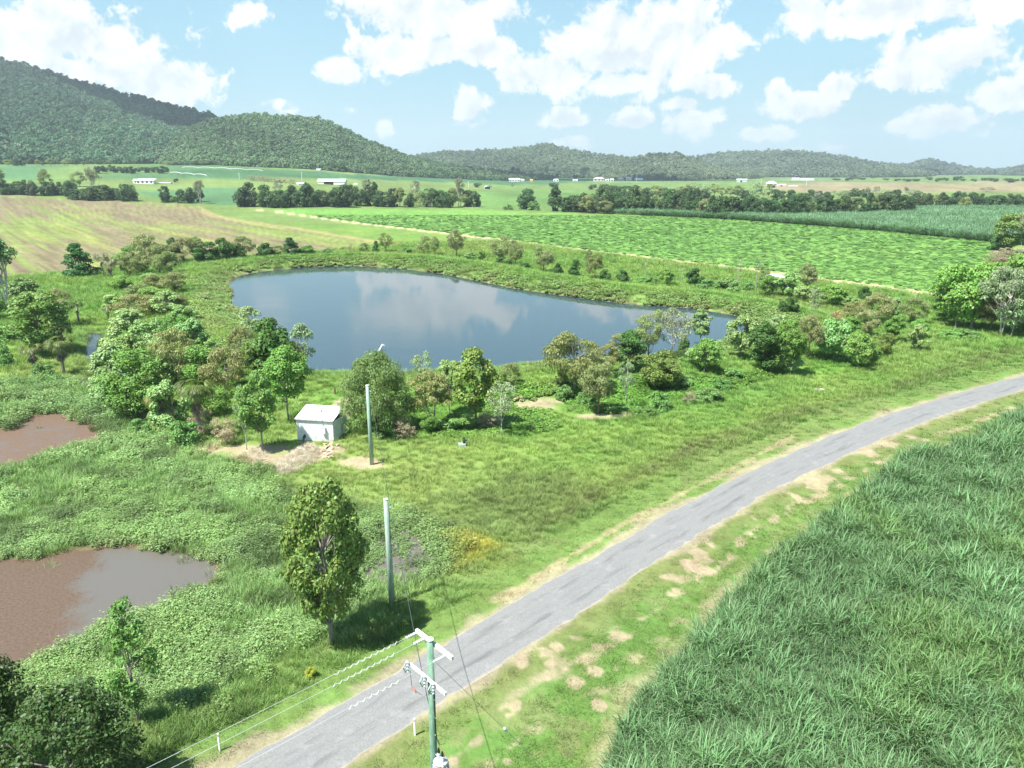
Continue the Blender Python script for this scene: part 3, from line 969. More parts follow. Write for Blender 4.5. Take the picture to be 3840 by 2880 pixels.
def hill(name, prof, Rr, Wf, Wb, label, drop=6.0, seed=0, rough=.10, zbase=None, shift=0):
    """prof = skyline in pixels; Rr = distance of the ridge; Wf, Wb = width of the near and far slope"""
    prof = np.array(prof, float)
    px = np.linspace(prof[0, 0], prof[-1, 0], 260)
    py = np.interp(px, prof[:, 0], prof[:, 1])
    # ease the corners of the traced ridge
    for _ in range(3): py[1:-1] = .25 * py[:-2] + .5 * py[1:-1] + .25 * py[2:]
    d = rays(px, py); hd = np.hypot(d[:, 0], d[:, 1]); d = d / hd[:, None]
    Rv = Rr if np.isscalar(Rr) else np.interp(px, [q[0] for q in Rr], [q[1] for q in Rr])
    Rv = np.full(px.shape, float(Rv)) if np.isscalar(Rv) else Rv
    zr = CAMH + d[:, 2] * Rv - drop
    ts = np.concatenate([np.linspace(-1, 0, 46), np.linspace(0, 1, 16)[1:]])
    X = []; Y = []; Z = []
    for t in ts:
        r = Rv + (t * Wf if t < 0 else t * Wb)
        x = d[:, 0] * r; y = d[:, 1] * r
        zb = terrain(x, y) - 4
        s = (1 - abs(t)); s = s ** 1.25 * (1.0 if t > -1 else 0)
        k = fbm(px / 95 + 7 * seed, np.full(px.shape, t * 1.2 + seed), 200 + seed, 4) - .5
        bulge = rough * 6.5 * np.abs(t) * (1 - np.abs(t)) * k
        X.append(x); Y.append(y); Z.append(zb + np.maximum(zr - zb, 0) * np.clip(s + bulge, 0, 1.0))
    X = np.array(X); Y = np.array(Y); Z = np.array(Z)
    nt, nx = X.shape
    i = np.arange(nt * nx).reshape(nt, nx)
    q = np.stack([i[:-1, :-1], i[:-1, 1:], i[1:, 1:], i[1:, :-1]], -1).reshape(-1, 4)
    o = link(name, np_mesh(name, np.stack([X.ravel(), Y.ravel(), Z.ravel()], 1), q, smooth=True), M['hill'])
    tag(o, label, 'hill', None, 'structure')
    return ts, X, Y, Z


S = S2
HILLS = {}
HILLS['A'] = hill('wooded_mountain', [(-1900, 250), (-1200, 195), (-600, 170), (-250, 185), (0, 219), (104, 243), (243, 286), (399, 330), (573, 373), (694, 403), (816, 434), (960, 475), (1150, 530), (1400, 600), (1600, 640)], 2300, 1000, 700, 'big forested mountain sloping down from the left edge', 7, 1, .16)
HILLS['B'] = hill('wooded_spur', [(560, 600), (640, 520), (740, 462), (816, 440), (868, 434), (972, 425), (1040, 428), (1111, 434), (1180, 440), (1241, 455), (1319, 495), (1423, 542), (1528, 582), (1614, 602), (1760, 628), (1960, 652), (2150, 668)], [(560, 1650), (1250, 1650), (2150, 2100)], 420, 500, 'rounded forested spur in front of the big mountain', 7, 2, .14)
HILLS['C'] = hill('distant_hill', [(1380, 640), (1480, 600), (1562, 582), (1667, 569), (1760, 566), (1840, 564), (1962, 556), (2010, 545), (2057, 538), (2109, 552), (2187, 573), (2326, 587), (2480, 610), (2700, 650), (2800, 672)], 3100, 900, 700, 'bluish wooded hill with a low peak in the middle distance', 6, 3, .12)
HILLS['D'] = hill('distant_hill', [(2200, 660), (2280, 622), (2326, 600), (2413, 582), (2470, 578), (2535, 575), (2604, 595), (2680, 625), (2800, 650), (2950, 672)], 2600, 600, 500, 'small wooded knoll just right of the low peak', 6, 4, .12)
HILLS['E'] = hill('distant_hill', [(2440, 640), (2520, 605), (2569, 599), (2674, 582), (2740, 575), (2795, 571), (2870, 571), (2951, 568), (3040, 575), (3125, 585), (3200, 597), (3264, 611), (3385, 630), (3500, 652), (3650, 674)], 3500, 900, 700, 'long flat-topped wooded hill right of centre', 5, 5, .12)
HILLS['F'] = hill('distant_hill', [(3180, 640), (3298, 621), (3403, 620), (3446, 608), (3475, 602), (3493, 601), (3515, 606), (3541, 613), (3600, 628), (3646, 637), (3760, 643), (3900, 640), (4100, 645), (4400, 672)], 4700, 1200, 900, 'far pale blue hill with a small cone near the right edge', 5, 6, .10)
HILLS['G'] = hill('distant_hill', [(3680, 664), (3740, 648), (3800, 633), (3840, 622), (3920, 600), (4100, 580), (4400, 620), (4700, 670)], 4200, 900, 700, 'far pale hill cut off by the right edge', 5, 7, .10)

from mathutils.bvhtree import BVHTree
_hb = []
for _k, (_ts, _X, _Y, _Z) in HILLS.items():
    _nt, _nx = _X.shape
    _i = np.arange(_nt * _nx).reshape(_nt, _nx)
    _qq = np.stack([_i[:-1, :-1], _i[:-1, 1:], _i[1:, 1:], _i[1:, :-1]], -1).reshape(-1, 4)
    _hb.append(BVHTree.FromPolygons(np.stack([_X.ravel(), _Y.ravel(), _Z.ravel()], 1).tolist(), _qq.tolist()))


def g1(px, py):
    """the point of valley floor or hillside seen at this pixel"""
    d = Vector(rays(px, py)[0]).normalized(); o = Vector((0, 0, CAMH))
    best = None
    for t in _hb:
        h = t.ray_cast(o, d)
        if h[0] is not None and (best is None or h[3] < best[1]): best = (h[0], h[3])
    p = Vector(ground([px], [py])[0])
    off = abs((o + d * ((p.y) / d.y)).z - p.z)
    if best is not None and (off > 3 or best[0].y < p.y): return best[0]
    return p


HAZE_DENSITY = 1.15e-4
bpy_mat, T = new_mat('valley haze')
_pv = T.n('ShaderNodeVolumePrincipled')
_pv.inputs['Color'].default_value = (.78, .92, 1.0, 1); _pv.inputs['Density'].default_value = HAZE_DENSITY; _pv.inputs['Anisotropy'].default_value = .2
_o = T.n('ShaderNodeOutputMaterial'); T.l(_pv.outputs[0], _o.inputs['Volume'])
tag(MB().box(-9300, 9300, -9300, 9300, -12, 430).build('haze', bpy_mat), 'thin blue haze filling the valley air', 'haze', None, 'stuff')
# ------------------------------------------------------------------ plant building blocks
def unit(v):
    return v / np.maximum(np.linalg.norm(v, axis=1), 1e-9)[:, None]


def leaf_quads(C, N, T, L, Wd, fold=.12):
    """one bent diamond per leaf"""
    B = unit(np.cross(N, T))
    L = L[:, None]; Wd = Wd[:, None]
    v = np.stack([C - T * L * .5, C + B * Wd * .5 - N * Wd * fold + T * L * .05, C + T * L * .5 - N * L * .08, C - B * Wd * .5 - N * Wd * fold + T * L * .05], 1)
    n = len(C)
    return v.reshape(-1, 3), np.arange(n * 4).reshape(n, 4)


def rand_dirs(rng, n):
    v = rng.normal(size=(n, 3))
    return unit(v)


def leaf_cloud(rng, centers, radii, per, L, Wd, droop=0.0, up=.45, flat=1.0, jitter=.7):
    """leaves gathered on clumps; flat < 1 squashes the clumps into tiers"""
    Cs = []; Ns = []; Ts = []; Ls = []; Ws = []
    for c, rad in zip(centers, radii):
        k = max(6, int(per * (rad / np.mean(radii)) ** 2))
        d = rand_dirs(rng, k)
        d[:, 2] = np.where((d[:, 2] < -.25) & (rng.random(k) < .65), -d[:, 2], d[:, 2])
        rr = rad * (.55 + .5 * rng.random(k) ** .6)
        p = d * rr[:, None]; p[:, 2] *= flat
        p += c
        n = unit(d + rng.normal(size=(k, 3)) * .55 + np.array([0, 0, up]))
        t = rng.normal(size=(k, 3)) * jitter + d * .5
        t[:, 2] -= droop * 2.2
        t = unit(t - n * np.sum(t * n, 1)[:, None])
        Cs.append(p); Ns.append(n); Ts.append(t)
        Ls.append(L * (.65 + .7 * rng.random(k))); Ws.append(Wd * (.65 + .7 * rng.random(k)))
    return leaf_quads(np.concatenate(Cs), np.concatenate(Ns), np.concatenate(Ts), np.concatenate(Ls), np.concatenate(Ws))


def crown_centers(rng, shape, n, z0, z1, rad):
    """clump centres of a crown between heights z0 and z1 with half-width rad"""
    out_ = []
    H = z1 - z0
    while len(out_) < n:
        t = rng.random(); a = rng.random() * 2 * math.pi
        if shape == 'ball':
            w = math.sqrt(max(0, 1 - (2 * t - 1) ** 2)) * (.55 + .45 * (rng.random() ** .5))
        elif shape == 'dome':
            w = math.sqrt(max(0, 1 - t ** 2.8)) * (.35 + .65 * (rng.random() ** .5))
        elif shape == 'cone':
            t = rng.random() ** 1.35; w = (1 - t) ** .75 * (.5 + .5 * rng.random())
        elif shape == 'column':
            w = min(1, 4 * t, 2.6 * (1 - t) + .15) * (.35 + .65 * rng.random())
        elif shape == 'umbrella':
            t = .45 + .55 * rng.random(); w = (1.25 - t) * 1.15 * (.3 + .7 * rng.random())
        elif shape == 'diamond':
            w = (1 - abs(2 * t - .9) * .85) * (.4 + .6 * rng.random())
        elif shape == 'vine':
            w = min(1, .75 + .5 * t) * (1 if t < .6 else math.sqrt(max(0, 1 - ((t - .6) / .42) ** 2))) * (.6 + .4 * rng.random())
        else:
            w = rng.random()
        out_.append((math.cos(a) * rad * w, math.sin(a) * rad * w, z0 + t * H))
    return np.array(out_)


def make_tree(seed, H=10.0, Wd=6.0, base=.3, shape='ball', n=34, crad=1.0, per=95, L=.42, Wl=.24, droop=0, flat=.8, up=.45, trunk=.16, limbs=9, lean=.3, fork=1, trunk_top=.8):
    """two meshes: crown (leaves) and trunk (trunk with limbs), standing on the origin"""
    rng = np.random.default_rng(seed)
    off = np.array([rng.normal() * lean, rng.normal() * lean, 0])
    cen = crown_centers(rng, shape, n, H * base, H - crad * .8, Wd / 2 - crad * .35)
    if L > .4 and H > 5: L *= .76; Wl *= .76; per = int(per * 1.5)
    per = int(per * 1.25)
    cen += off * (cen[:, 2:3] / H) ** 1.5
    rad = crad * (.6 + .75 * rng.random(n))
    V, Q = leaf_cloud(rng, cen, rad, per, L, Wl, droop, up, flat)
    crown = np_mesh('crown', V, Q)
    b = MB()
    stems = []
    for s in range(fork):
        a = 2 * math.pi * s / max(1, fork) + rng.random()
        sp = .0 if fork == 1 else .45
        pts = []
        for k in range(7):
            t = k / 6
            w = np.array([math.cos(a), math.sin(a), 0]) * sp * t * H * .22
            p = off * (t ** 1.5) + w + np.array([rng.normal() * .06 * t * 2, rng.normal() * .06 * t * 2, -.25 + t * H * trunk_top + .25 * t])
            pts.append(p)
        r = trunk * (1 if fork == 1 else .75)
        b.tube(pts, [r * (1.35 if k == 0 else 1 - .82 * (k / 6)) for k in range(7)], 6)
        stems.append(pts)
    order = rng.permutation(n)[:limbs]
    for j in order:
        st = stems[rng.integers(len(stems))]
        c = cen[j]
        zz = max(H * base * .55, c[2] * (.45 + .3 * rng.random()))
        i = int(np.argmin([abs(p[2] - zz) for p in st])); p0 = np.array(st[i])
        mid = p0 * .45 + c * .55 + np.array([rng.normal() * .15, rng.normal() * .15, -.2 * (c[2] - p0[2])])
        r0 = trunk * .42
        b.tube([p0, mid, c], [r0, r0 * .62, r0 * .25], 5, caps=False)
    return crown, b.mesh('trunk', True)


KIND = {}


def kind(key, words, cols, mat_, bark, variants, cat='tree', name='tree'):
    KIND[key] = dict(words=words, cols=cols, mat=mat_, bark=bark, cat=cat, name=name,
                     v=[(make_tree(**v), v) for v in variants for v in ([v] if 'H' in v else [v, dict(v, seed=v['seed'] + 1000, H=6.6, Wd=v.get('Wd', 6) * 1.08, base=v.get('base', .3) * .8, n=int(v.get('n', 34) * .85), trunk=v.get('trunk', .16) * .8)])])


# colours are base colours of the leaves
GREENS_P = [(.118, .172, .062), (.108, .165, .054), (.09, .15, .05)]
kind('B', 'leafy mid-green', [(.070, .128, .028), (.082, .142, .032)], 'leaf_gloss', 'bark_brown',
     [dict(seed=101, base=.2, shape='ball', n=36, crad=1.05, per=95, L=.46, Wl=.3, flat=.9), dict(seed=102, base=.18, shape='column', n=40, crad=.95, per=90, L=.46, Wl=.3, flat=.9, Wd=5.4), dict(seed=103, base=.25, shape='ball', n=30, crad=1.15, per=110, L=.44, Wl=.28, flat=.9)], name='broadleaf_tree')
kind('D', 'dark glossy green', [(.038, .082, .020), (.048, .094, .024)], 'leaf_gloss', 'bark_brown',
     [dict(seed=111, base=.1, shape='column', n=42, crad=1.0, per=90, L=.52, Wl=.36, flat=.8), dict(seed=112, base=.08, shape='ball', n=40, crad=1.05, per=95, L=.52, Wl=.36, flat=.8), dict(seed=113, base=.12, shape='cone', n=42, crad=.95, per=90, L=.5, Wl=.34, flat=.8)], name='glossy_tree')
kind('C', 'dark conical', [(.030, .082, .022)], 'leaf_gloss', 'bark_brown',
     [dict(seed=121, base=.08, shape='cone', n=60, crad=.85, per=85, L=.5, Wl=.32, flat=.6, Wd=6.4, trunk_top=.95), dict(seed=122, base=.1, shape='cone', n=52, crad=.85, per=80, L=.48, Wl=.3, flat=.6, Wd=6.0, trunk_top=.95)], name='conical_tree')
kind('P', 'pale green broad-leaved', [(.118, .172, .062), (.108, .165, .054), (.09, .15, .05)], 'leaf', 'bark_grey',
     [dict(seed=131, base=.08, shape='ball', n=34, crad=.95, per=85, L=.5, Wl=.42, flat=.8, up=.7), dict(seed=132, base=.05, shape='dome', n=30, crad=1.0, per=90, L=.5, Wl=.42, flat=.8, up=.8), dict(seed=133, base=.08, shape='column', n=34, crad=.9, per=80, L=.5, Wl=.4, flat=.8, up=.7)], name='pale_tree')
kind('H', 'pale green broad-leaved', GREENS_P, 'leaf', 'bark_grey',
     [dict(seed=135, base=.34, shape='ball', n=36, crad=.85, per=90, L=.46, Wl=.38, flat=.85, up=.6, trunk=.14, limbs=14), dict(seed=136, base=.3, shape='column', n=36, crad=.8, per=85, L=.46, Wl=.38, flat=.85, up=.6, trunk=.14, limbs=14)], name='pale_tree')
kind('L', 'leafy mid-green', [(.070, .128, .028), (.082, .142, .032)], 'leaf_gloss', 'bark_grey',
     [dict(seed=105, base=.32, shape='ball', n=38, crad=.9, per=95, L=.44, Wl=.3, flat=.85, limbs=14), dict(seed=106, base=.28, shape='column', n=40, crad=.85, per=90, L=.44, Wl=.3, flat=.85, limbs=14)], name='broadleaf_tree')
kind('O', 'olive-grey rounded', [(.108, .128, .050), (.118, .136, .056)], 'leaf', 'bark_brown',
     [dict(seed=141, base=.32, shape='ball', n=44, crad=.85, per=150, L=.36, Wl=.10, droop=.8, up=.2), dict(seed=142, base=.28, shape='column', n=46, crad=.8, per=140, L=.36, Wl=.10, droop=.8, up=.2), dict(seed=143, base=.36, shape='dome', n=44, crad=.85, per=150, L=.36, Wl=.10, droop=.7, up=.2)], name='acacia_tree')
kind('R', 'orange-tinged olive', [(.122, .124, .046), (.112, .126, .048)], 'leaf', 'bark_grey',
     [dict(seed=151, base=.38, shape='dome', n=42, crad=.8, per=140, L=.38, Wl=.11, droop=.8, up=.2, fork=2), dict(seed=152, base=.34, shape='ball', n=40, crad=.85, per=140, L=.38, Wl=.11, droop=.8, up=.2, fork=2)], name='eucalypt_tree')
kind('Y', 'yellow-green', [(.115, .160, .036), (.10, .15, .036)], 'leaf', 'bark_brown',
     [dict(seed=161, base=.25, shape='column', n=34, crad=.9, per=85, L=.48, Wl=.3, flat=.9), dict(seed=162, base=.2, shape='ball', n=40, crad=1.0, per=95, L=.48, Wl=.3, flat=.8)], name='yellow_green_tree')
kind('S', 'slender sparse pale', [(.125, .165, .085)], 'leaf', 'bark_pale',
     [dict(seed=171, base=.3, shape='column', n=24, crad=.7, per=70, L=.4, Wl=.16, droop=.6, Wd=4.4, trunk=.11, limbs=14), dict(seed=172, base=.4, shape='ball', n=20, crad=.75, per=65, L=.4, Wl=.16, droop=.6, Wd=4.6, trunk=.11, limbs=14)], name='eucalypt_tree')
kind('K', 'open-branched grey-green', [(.105, .125, .07)], 'leaf', 'bark_pale',
     [dict(seed=181, base=.5, shape='dome', n=30, crad=.8, per=80, L=.36, Wl=.12, droop=.7, limbs=22, fork=3, trunk=.14), dict(seed=182, base=.4, shape='umbrella', n=32, crad=.8, per=75, L=.36, Wl=.12, droop=.7, limbs=24, fork=2, trunk=.15)], name='eucalypt_tree')
kind('U', 'low green', [(.082, .155, .042), (.092, .165, .046)], 'leaf', 'bark_brown',
     [dict(seed=191, H=4, Wd=5, base=.02, shape='dome', n=30, crad=.75, per=75, L=.36, Wl=.24, trunk=.06, limbs=5, lean=.1), dict(seed=192, H=4, Wd=5, base=.02, shape='dome', n=24, crad=.8, per=80, L=.36, Wl=.24, trunk=.06, limbs=5, lean=.1, flat=.9)], cat='shrub', name='shrub')
kind('V', 'brownish twiggy', [(.20, .165, .115)], 'leaf', 'dead_wood',
     [dict(seed=201, H=5, Wd=4, base=.08, shape='ball', n=24, crad=.65, per=70, L=.3, Wl=.08, trunk=.06, limbs=14, lean=.15)], cat='shrub', name='dry_shrub')
kind('T', 'vine-covered dark green', [(.036, .078, .026), (.046, .09, .028), (.052, .085, .030)], 'leaf', 'bark_brown',
     [dict(seed=211, base=.0, shape='vine', n=60, crad=1.05, per=60, L=.6, Wl=.42, flat=.75, Wd=7.5), dict(seed=212, base=.0, shape='vine', n=56, crad=1.15, per=60, L=.6, Wl=.42, flat=.9, Wd=8.5), dict(seed=213, base=.0, shape='column', n=52, crad=1.0, per=60, L=.6, Wl=.4, flat=.9, Wd=6.0)], name='vine_covered_tree')
kind('W', 'tall white-limbed', [(.135, .145, .095)], 'leaf', 'bark_pale',
     [dict(seed=221, base=.5, shape='dome', n=30, crad=.8, per=60, L=.4, Wl=.14, droop=.6, limbs=26, fork=2, trunk=.22, Wd=6.5), dict(seed=222, base=.45, shape='umbrella', n=28, crad=.8, per=60, L=.4, Wl=.14, droop=.6, limbs=26, fork=3, trunk=.2, Wd=7)], name='white_gum_tree')
kind('F', 'far dark', [(.040, .078, .032), (.055, .095, .04)], 'leaf', 'bark_brown',
     [dict(seed=231, base=.1, shape='ball', n=26, crad=1.4, per=34, L=1.0, Wl=.7, Wd=7.5, limbs=3), dict(seed=232, base=.1, shape='column', n=24, crad=1.3, per=34, L=1.0, Wl=.7, Wd=6, limbs=3)], name='far_tree')


def make_snag(seed, H=7.0):
    rng = np.random.default_rng(seed)
    b = MB()
    pts = [np.array([rng.normal() * .1 * k / 6, rng.normal() * .1 * k / 6, -.2 + H * k / 6]) for k in range(7)]
    b.tube(pts, [.11 * (1.3 - k / 6) for k in range(7)], 6)
    for k in range(14):
        i = rng.integers(2, 7); p0 = pts[i]; a = rng.random() * 6.28; l = (.5 + rng.random()) * 1.1
        p1 = p0 + np.array([math.cos(a) * l * .45, math.sin(a) * l * .45, l * .6]); p2 = p1 + np.array([math.cos(a + .4) * l * .2, math.sin(a + .4) * l * .2, l * .5])
        b.tube([p0, p1, p2], [.045, .03, .012], 4, caps=False)
    return b.mesh('trunk', True)


SNAGS = [make_snag(301), make_snag(302)]


def frond_mesh(seed, L=2.3, dead=False):
    """fan frond: a stalk ending in drooping segments"""
    rng = np.random.default_rng(seed)
    V = []; Q = []

    def strip(p0, d, l, w, dr, seg=4):
        p = np.array(p0, float); d = np.array(d, float)
        side = np.cross(d, [0, 0, 1]); side /= np.linalg.norm(side) + 1e-9
        o = len(V)
        for k in range(seg + 1):
            t = k / seg; ww = w * (1 - .85 * t)
            V.append(p - side * ww / 2); V.append(p + side * ww / 2)
            d = d + np.array([0, 0, -dr]); d /= np.linalg.norm(d); p = p + d * l / seg
        for k in range(seg):
            Q.append((o + 2 * k, o + 2 * k + 1, o + 2 * k + 3, o + 2 * k + 2))
        return p, d
    p, d = strip((0, 0, 0), (.8, 0, .62) if not dead else (.5, 0, -.5), L * .5, .06, .10, 4)
    for k in range(15):
        a = (k - 7) / 7 * 1.25
        dd = np.array([math.cos(a), math.sin(a), .15 + rng.normal() * .08])
        strip(p, dd / np.linalg.norm(dd), L * (.55 + .15 * rng.random()), .14, .34 + .1 * rng.random(), 5)
    return np_mesh('frond', V, Q)


FRONDS = [frond_mesh(311), frond_mesh(312)]
DEADF = frond_mesh(313, 1.8, True)
PALM_TRUNK = MB().tube([(0, 0, -.2), (.05, .02, 1.2), (.0, .05, 2.6), (.03, .0, 4.0)], [.26, .2, .18, .2], 8).mesh('trunk', True)
FRONDS[0].materials.append(M['leaf']); FRONDS[1].materials.append(M['leaf']); DEADF.materials.append(M['dead_leaf']); PALM_TRUNK.materials.append(M['bark_grey'])


def palm(loc, h, w, label, group, seed, skirt=10, green=22, col=(.105, .15, .04)):
    rng = np.random.default_rng(seed)
    r = empty('fan_palm', loc, rng.random() * 6.28, label, 'palm', group)
    k = w / 4.4
    th = max(.6, h - 1.3 * k)
    t = link('trunk', PALM_TRUNK, None, r); t.scale = (1, 1, th / 4.0)
    for i in range(green):
        f = link('frond', FRONDS[i % 2], None, r, (0, 0, th))
        f.rotation_euler = (rng.normal() * .12, -rng.random() ** 1.2 * 1.0 + .5, i * 2.399 + rng.normal() * .2)
        f.scale = (k,) * 3
        v = .75 + .5 * rng.random()
        f.color = (col[0] * v, col[1] * v, col[2] * v, 1)
    for i in range(skirt):
        f = link('dead_frond', DEADF, None, r, (0, 0, th * (.78 + .2 * rng.random())))
        f.rotation_euler = (rng.normal() * .15, .5 + rng.random() * .5, i * 2.399)
        f.scale = (k * .9,) * 3
    return r


TREE_N = [0]


def plant(key, loc, h, w, rng, label, group=None, var=None, tint=None, rz=None):
    K = KIND[key]
    if var is None:   # a tree of about the wanted proportions
        sc_ = [abs(math.log(h / w * q[1].get('Wd', 6.0) / q[1].get('H', 10.0))) for q in K['v']]
        good = [i for i in range(len(sc_)) if sc_[i] < min(sc_) + .22]
        var = good[rng.integers(len(good))]
    (crown, trunk), v = K['v'][var]
    H = v.get('H', 10.0); Wd = v.get('Wd', 6.0)
    r = empty(K['name'], loc, rng.random() * 6.28 if rz is None else rz, label, K['cat'], group)
    r.scale = (w / Wd, w / Wd * (.9 + .2 * rng.random()), h / H)
    c = link('crown', crown, M[K['mat']], r)
    col = np.array(K['cols'][rng.integers(len(K['cols']))] if tint is None else tint) * (.88 + .26 * rng.random()) * (1.35 if key in 'TF' else 1.0 if key == 'Q' else 1.5 if key in 'GYJ' else 2.3 if key in 'BPHL' else 2.2 if key in 'ORSKA' else 1.8)
    col = col * (1 + rng.normal(size=3) * .04)
    c.color = (*np.clip(col, 0.01, .6), 1)
    link('trunk', trunk, M[K['bark']], r)
    TREE_N[0] += 1
    return r


ORD = ['first', 'second', 'third', 'fourth', 'fifth', 'sixth', 'seventh', 'eighth', 'ninth', 'tenth', 'eleventh', 'twelfth', 'thirteenth', 'fourteenth', 'fifteenth', 'sixteenth', 'seventeenth', 'eighteenth', 'nineteenth', 'twentieth']

